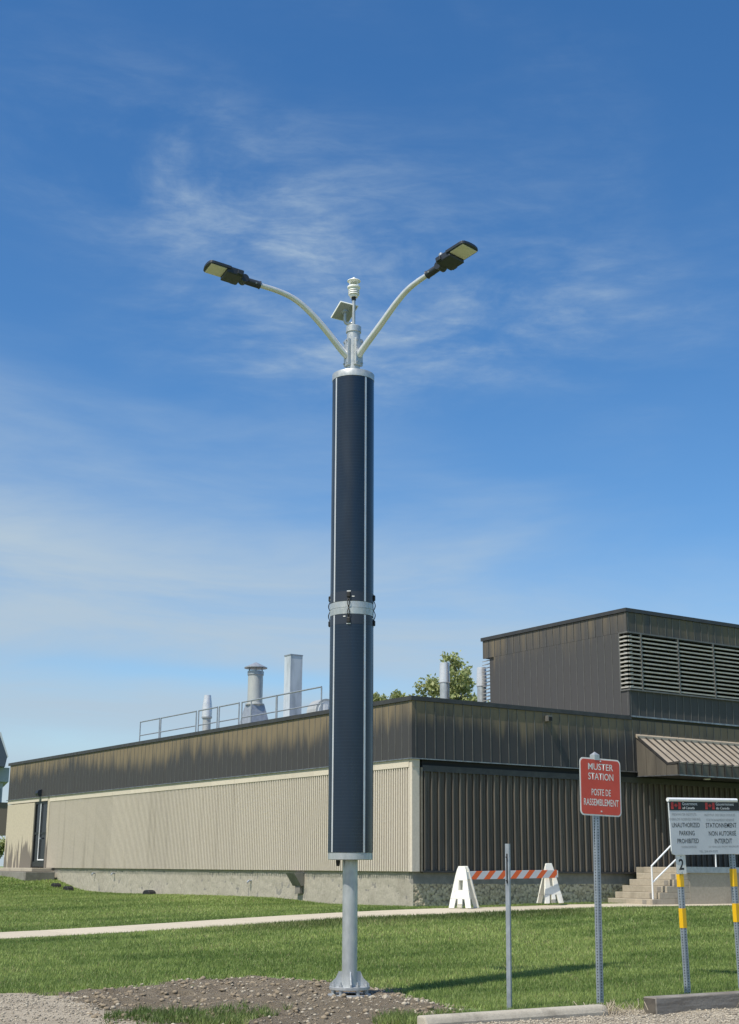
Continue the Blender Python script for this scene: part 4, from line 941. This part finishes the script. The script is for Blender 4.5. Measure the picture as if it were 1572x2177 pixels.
# ---------------------------------------------------------------- barricade
p = to_world(2.25, -1.52)
BA = empty('barricade', (p[0], p[1], gz(*p) + .03), (0, R(-1.0), ANG), 'white plastic A-frame barricade with orange and white striped rail on the sidewalk', 'barricade')
def aframe():
    """one moulded A panel, upright in x/z with handle hole and foot notches, built from strips"""
    f = lambda z: .31 - .20 * (z / 1.08)
    m = MB()
    def strip(z0, z1, a0, b0, a1, b1): m.add([(a0, -.025, z0), (b0, -.025, z0), (b1, -.025, z1), (a1, -.025, z1), (a0, .025, z0), (b0, .025, z0), (b1, .025, z1), (a1, .025, z1)],
                                             [(0, 1, 2, 3), (7, 6, 5, 4), (0, 4, 5, 1), (1, 5, 6, 2), (2, 6, 7, 3), (3, 7, 4, 0)])
    strip(0, .24, -f(0), -f(0) + .15, -f(.24), -f(.24) + .15); strip(0, .24, f(0) - .15, f(0), f(.24) - .15, f(.24)); strip(.10, .24, -.06, .06, -.06, .06)
    strip(.24, .46, -f(.24), f(.24), -f(.46), f(.46)); strip(.46, .72, -f(.46), -.055, -f(.72), -.055); strip(.46, .72, .055, f(.46), .055, f(.72))
    strip(.72, .98, -f(.72), f(.72), -f(.98), f(.98)); strip(.98, 1.08, -f(.98), f(.98), -f(1.08) + .02, f(1.08) - .02)
    return m
for i, (x, yy, yaw) in enumerate(((-1.66, .02, R(-58)), (1.44, .16, R(-6)))):
    ef = MB(); src = aframe()
    for s in (-1, 1):
        t = R(11) * s
        c_, s_ = math.cos(t), math.sin(t); ofs = 1.05
        vs = []
        for v in src.v:
            y_, z_ = v[1], v[2] - ofs; vs.append((v[0] + (.035 if s > 0 else -.02), (y_ * c_ - z_ * s_ * -1 * -1) + s * .03, y_ * s_ + z_ * c_ + ofs))
        ef.add(vs, src.f)
    o = ef.build('end_frame', 'barricade_plastic', BA, bevel=.008); o.location = (x, yy, .045 * i); o.rotation_euler = (0, 0, yaw)
rl = MB().box(-1.52, 1.52, -.02, .02, -.105, .105).build('rail', 'rail_stripes', BA, bevel=.006); rl.location = (.0, -.075, .845)
MB().box(-1.66, -1.52, -.015, .015, -.09, .09).box(1.521, 1.56, -.015, .015, -.09, .09).build('rail_end', 'barricade_plastic', rl)

# ---------------------------------------------------------------- kerb, timber and litter
def lthing(name, x, y, label, cat): p = to_world(x, y); return empty(name, (p[0], p[1], gz(*p)), (0, 0, ANG), label, cat)
e = lthing('concrete_kerb', -12.3, -19.08, 'low pale concrete parking kerb in front of the posts', 'kerb')
MB().prism([(-.10, -.03), (-.10, .055), (-.075, .105), (-.045, .125), (.06, .125), (.075, .11), (.075, -.03)], 'x', -1.27, 1.22).build('block', 'kerb_concrete', e, bevel=.018)
e = lthing('landscape_timber', -10.57, -19.4, 'thick weathered square timber laid beside the gravel lot', 'timber')
MB().box(0, 4.2, 0, .20, -.02, .195).build('beam', 'timber_weathered', e, bevel=.014); MB().prism([(.012, .0), (.188, .0), (.188, .183), (.012, .183)], 'x', -.004, .001).build('end_grain', 'timber_end', e)
def strands(name, cx_, cy_, n, sx, sy, label):
    m = MB(); z = gz(cx_, cy_)
    for _ in range(n):
        x, y = cx_ + random.gauss(0, sx), cy_ + random.gauss(0, sy); a = random.random() * 6.28; L = .05 + .16 * random.random(); h = .02 + .09 * random.random()
        m.tube([(x, y, z + .02), (x + .5 * L * math.cos(a), y + .5 * L * math.sin(a), z + h + .05), (x + L * math.cos(a + .5), y + L * math.sin(a + .5), z + h * .7)], .0035, 4, False)
    tag(m.build(name, 'straw'), label, 'straw', kind='stuff')
strands('dry_straw', 2.72, 16.05, 70, .16, .12, 'tuft of dry straw caught at the end of the kerb')
p = to_world(-9.6, -19.25); strands('straw_wisps', p[0], p[1] + .1, 10, .25, .05, 'few dry stalks sticking up behind the timber')
for x, y, s, lab in ((-.22, 16.05, 1.0, 'low black bait box on the grass against the foundation'), (-.6, 24.2, .8, 'dark rubber lump left of the others by the foundation slope'), (-.5, 23.1, .9, 'dark rubber lump lying at the top of the foundation slope')):
    e = lthing('black_box', x, y, lab, 'box')
    MB().prism([(-.30 * s, -.02), (-.26 * s, .12 * s), (-.16 * s, .17 * s), (.18 * s, .17 * s), (.27 * s, .11 * s), (.30 * s, -.02)], 'y', -.14, .14).build('shell', 'black_rubber', e, bevel=.02)
    e.rotation_euler = (0, 0, ANG + R(90)); MB().box(-.15 * s, .15 * s, -.1, .1, .168 * s, .185 * s).build('lid', 'black_housing', e, bevel=.005)

# ---------------------------------------------------------------- trees behind the roof
def tree(name, x, y, lobes, trunk_h, n, label, size=.105):
    z = gz(x, y); e = empty(name, (x, y, z), label=label, cat='tree', group='trees behind the building')
    m = MB(); m.tube([(0, 0, -.2), (.05, 0, trunk_h * .5), (0, .1, trunk_h)], [.17, .13, .08], 10)
    for lx, ly, lz, r in lobes:
        m.tube([(0, 0, trunk_h * .55), (lx * .5, ly * .5, (trunk_h * .6 + lz) / 2), (lx, ly, lz)], [.07, .045, .018], 6)
        for _ in range(9):
            d = Vector((random.gauss(0, 1), random.gauss(0, 1), random.gauss(.5, 1))).normalized() * r * .9
            m.tube([(lx * .8, ly * .8, lz - r * .5), (lx + d.x * .5, ly + d.y * .5, lz + d.z * .5), (lx + d.x, ly + d.y, lz + d.z)], [.02, .012, .006], 4, False)
    m.build('trunk', 'bark', e, True)
    P = []; tot = sum(l[3] ** 2 for l in lobes)
    for lx, ly, lz, r in lobes:
        k = int(n * r * r / tot); nc = max(8, int(34 * r * r))
        cc = rng.normal(size=(nc, 3)); cc = cc / np.linalg.norm(cc, axis=1)[:, None] * r * rng.random((nc, 1)) ** .4; cc[:, 2] *= .85
        pp = cc[rng.integers(0, nc, k)] + rng.normal(size=(k, 3)) * .17 * max(.6, r ** .5); P.append(pp + [lx, ly, lz])
    P = np.concatenate(P); k = len(P); a = rng.normal(size=(k, 3)); a /= np.linalg.norm(a, axis=1)[:, None]; b = np.cross(a, rng.normal(size=(k, 3))); b /= np.linalg.norm(b, axis=1)[:, None]
    s = size * (.6 + .8 * rng.random((k, 1)))
    V = np.stack([P - a * s, P + b * s * .55, P + a * s, P - b * s * .55], 1).reshape(-1, 3)
    put('crown', np_mesh('crown', V, np.arange(4 * k).reshape(-1, 4), 'tree_leaf'), e)
tree('leafy_tree', 3.95, 70, [(.55, 0, 10.0, .85), (.35, .3, 10.75, .55), (-.75, -.2, 9.35, .75), (.9, .2, 9.2, .8), (0, 0, 8.4, 1.4), (-1.2, .3, 8.3, .8), (1.5, -.3, 8.2, .9), (0, .2, 6.6, 1.7)], 8.5, 8500, 'light green leafy tree rising behind the shiny roof stack')
tree('small_tree', 1.0, 70, [(-.4, 0, 8.75, .42), (.35, .1, 8.85, .38), (1.0, 0, 8.7, .35), (0, 0, 7.9, 1.0), (1.2, .2, 7.7, .8)], 7.6, 6500, 'tree top just showing over the roof beside the light pole')

# ---------------------------------------------------------------- far left edge: neighbouring building, shrub and car
FB = empty('office_building', (-25, 95, 1.0), (0, 0, R(17.5)), label='distant blue grey office building with dark overhanging top at the left edge', cat='building')
MB().box(-22, .36, 0, 14, 6.2, 7.15).build('upper_storey', 'far_wall', FB)
MB().box(-22, .02, .4, 14, -1, 6.19).build('wall', 'far_wall', FB)
MB().prism([(-22, 7.2), (.0, 7.16), (.10, 7.8), (-.55, 9.4), (-22, 22)], 'y', -1.0, 14).build('overhanging_top', 'far_dark', FB)
MB().prism([(.10, 7.8), (.17, 7.85), (-.45, 9.5), (-.55, 9.4)], 'y', -1.02, 14).build('edge_trim', 'far_edge', FB)
for i in range(5):
    for k in range(3): MB().box(-1.0 - k * 1.6, -.15 - k * 1.6, .34, .39, .6 + i * 1.1, 1.35 + i * 1.1).build('window', 'glass_dark', FB)
MB().box(-.12, .42, -.2, .38, 2.6, 4.8).build('stair_screen', 'far_brown', FB)
MB().box(-14, .1, -.3, .36, .0, .5).build('plinth', 'far_edge', FB)
tree('young_tree', -19.95, 74, [(0, 0, 1.2, .6), (.5, 0, 1.5, .5), (-.8, 0, 1.5, .6), (-.3, .3, 1.9, .5)], 1.6, 5000, 'small green tree at the far left edge beside the building end', .09)
CA = empty('white_car', (-20.55, 69, gz(-20.5, 69)), (0, 0, 0), 'white car parked beyond the far left end of the building', 'car')
body = MB().prism([(-2.2, .35), (-2.25, .75), (-1.9, .95), (-1.2, 1.0), (-.75, 1.5), (.9, 1.52), (1.6, 1.05), (2.15, .95), (2.2, .5), (2.1, .3)], 'y', -.85, .85).build('body', 'car_white', CA, bevel=.06)
MB().prism([(-1.1, 1.02), (-.72, 1.44), (.82, 1.46), (1.42, 1.06)], 'y', -.865, -.852).build('side_window', 'car_glass', body); MB().box(2.15, 2.23, -.7, -.45, .7, .85).build('headlight', 'far_edge', body)
for x in (-1.35, 1.4):
    for s in (-1, 1):
        wh = MB().tube([(x, s * .70, .33), (x, s * .88, .33)], .33, 24).build('wheel', 'tyre', CA, True); MB().tube([(x, s * .881, .33), (x, s * .895, .33)], .2, 18).build('rim', 'dull_steel', wh, True)
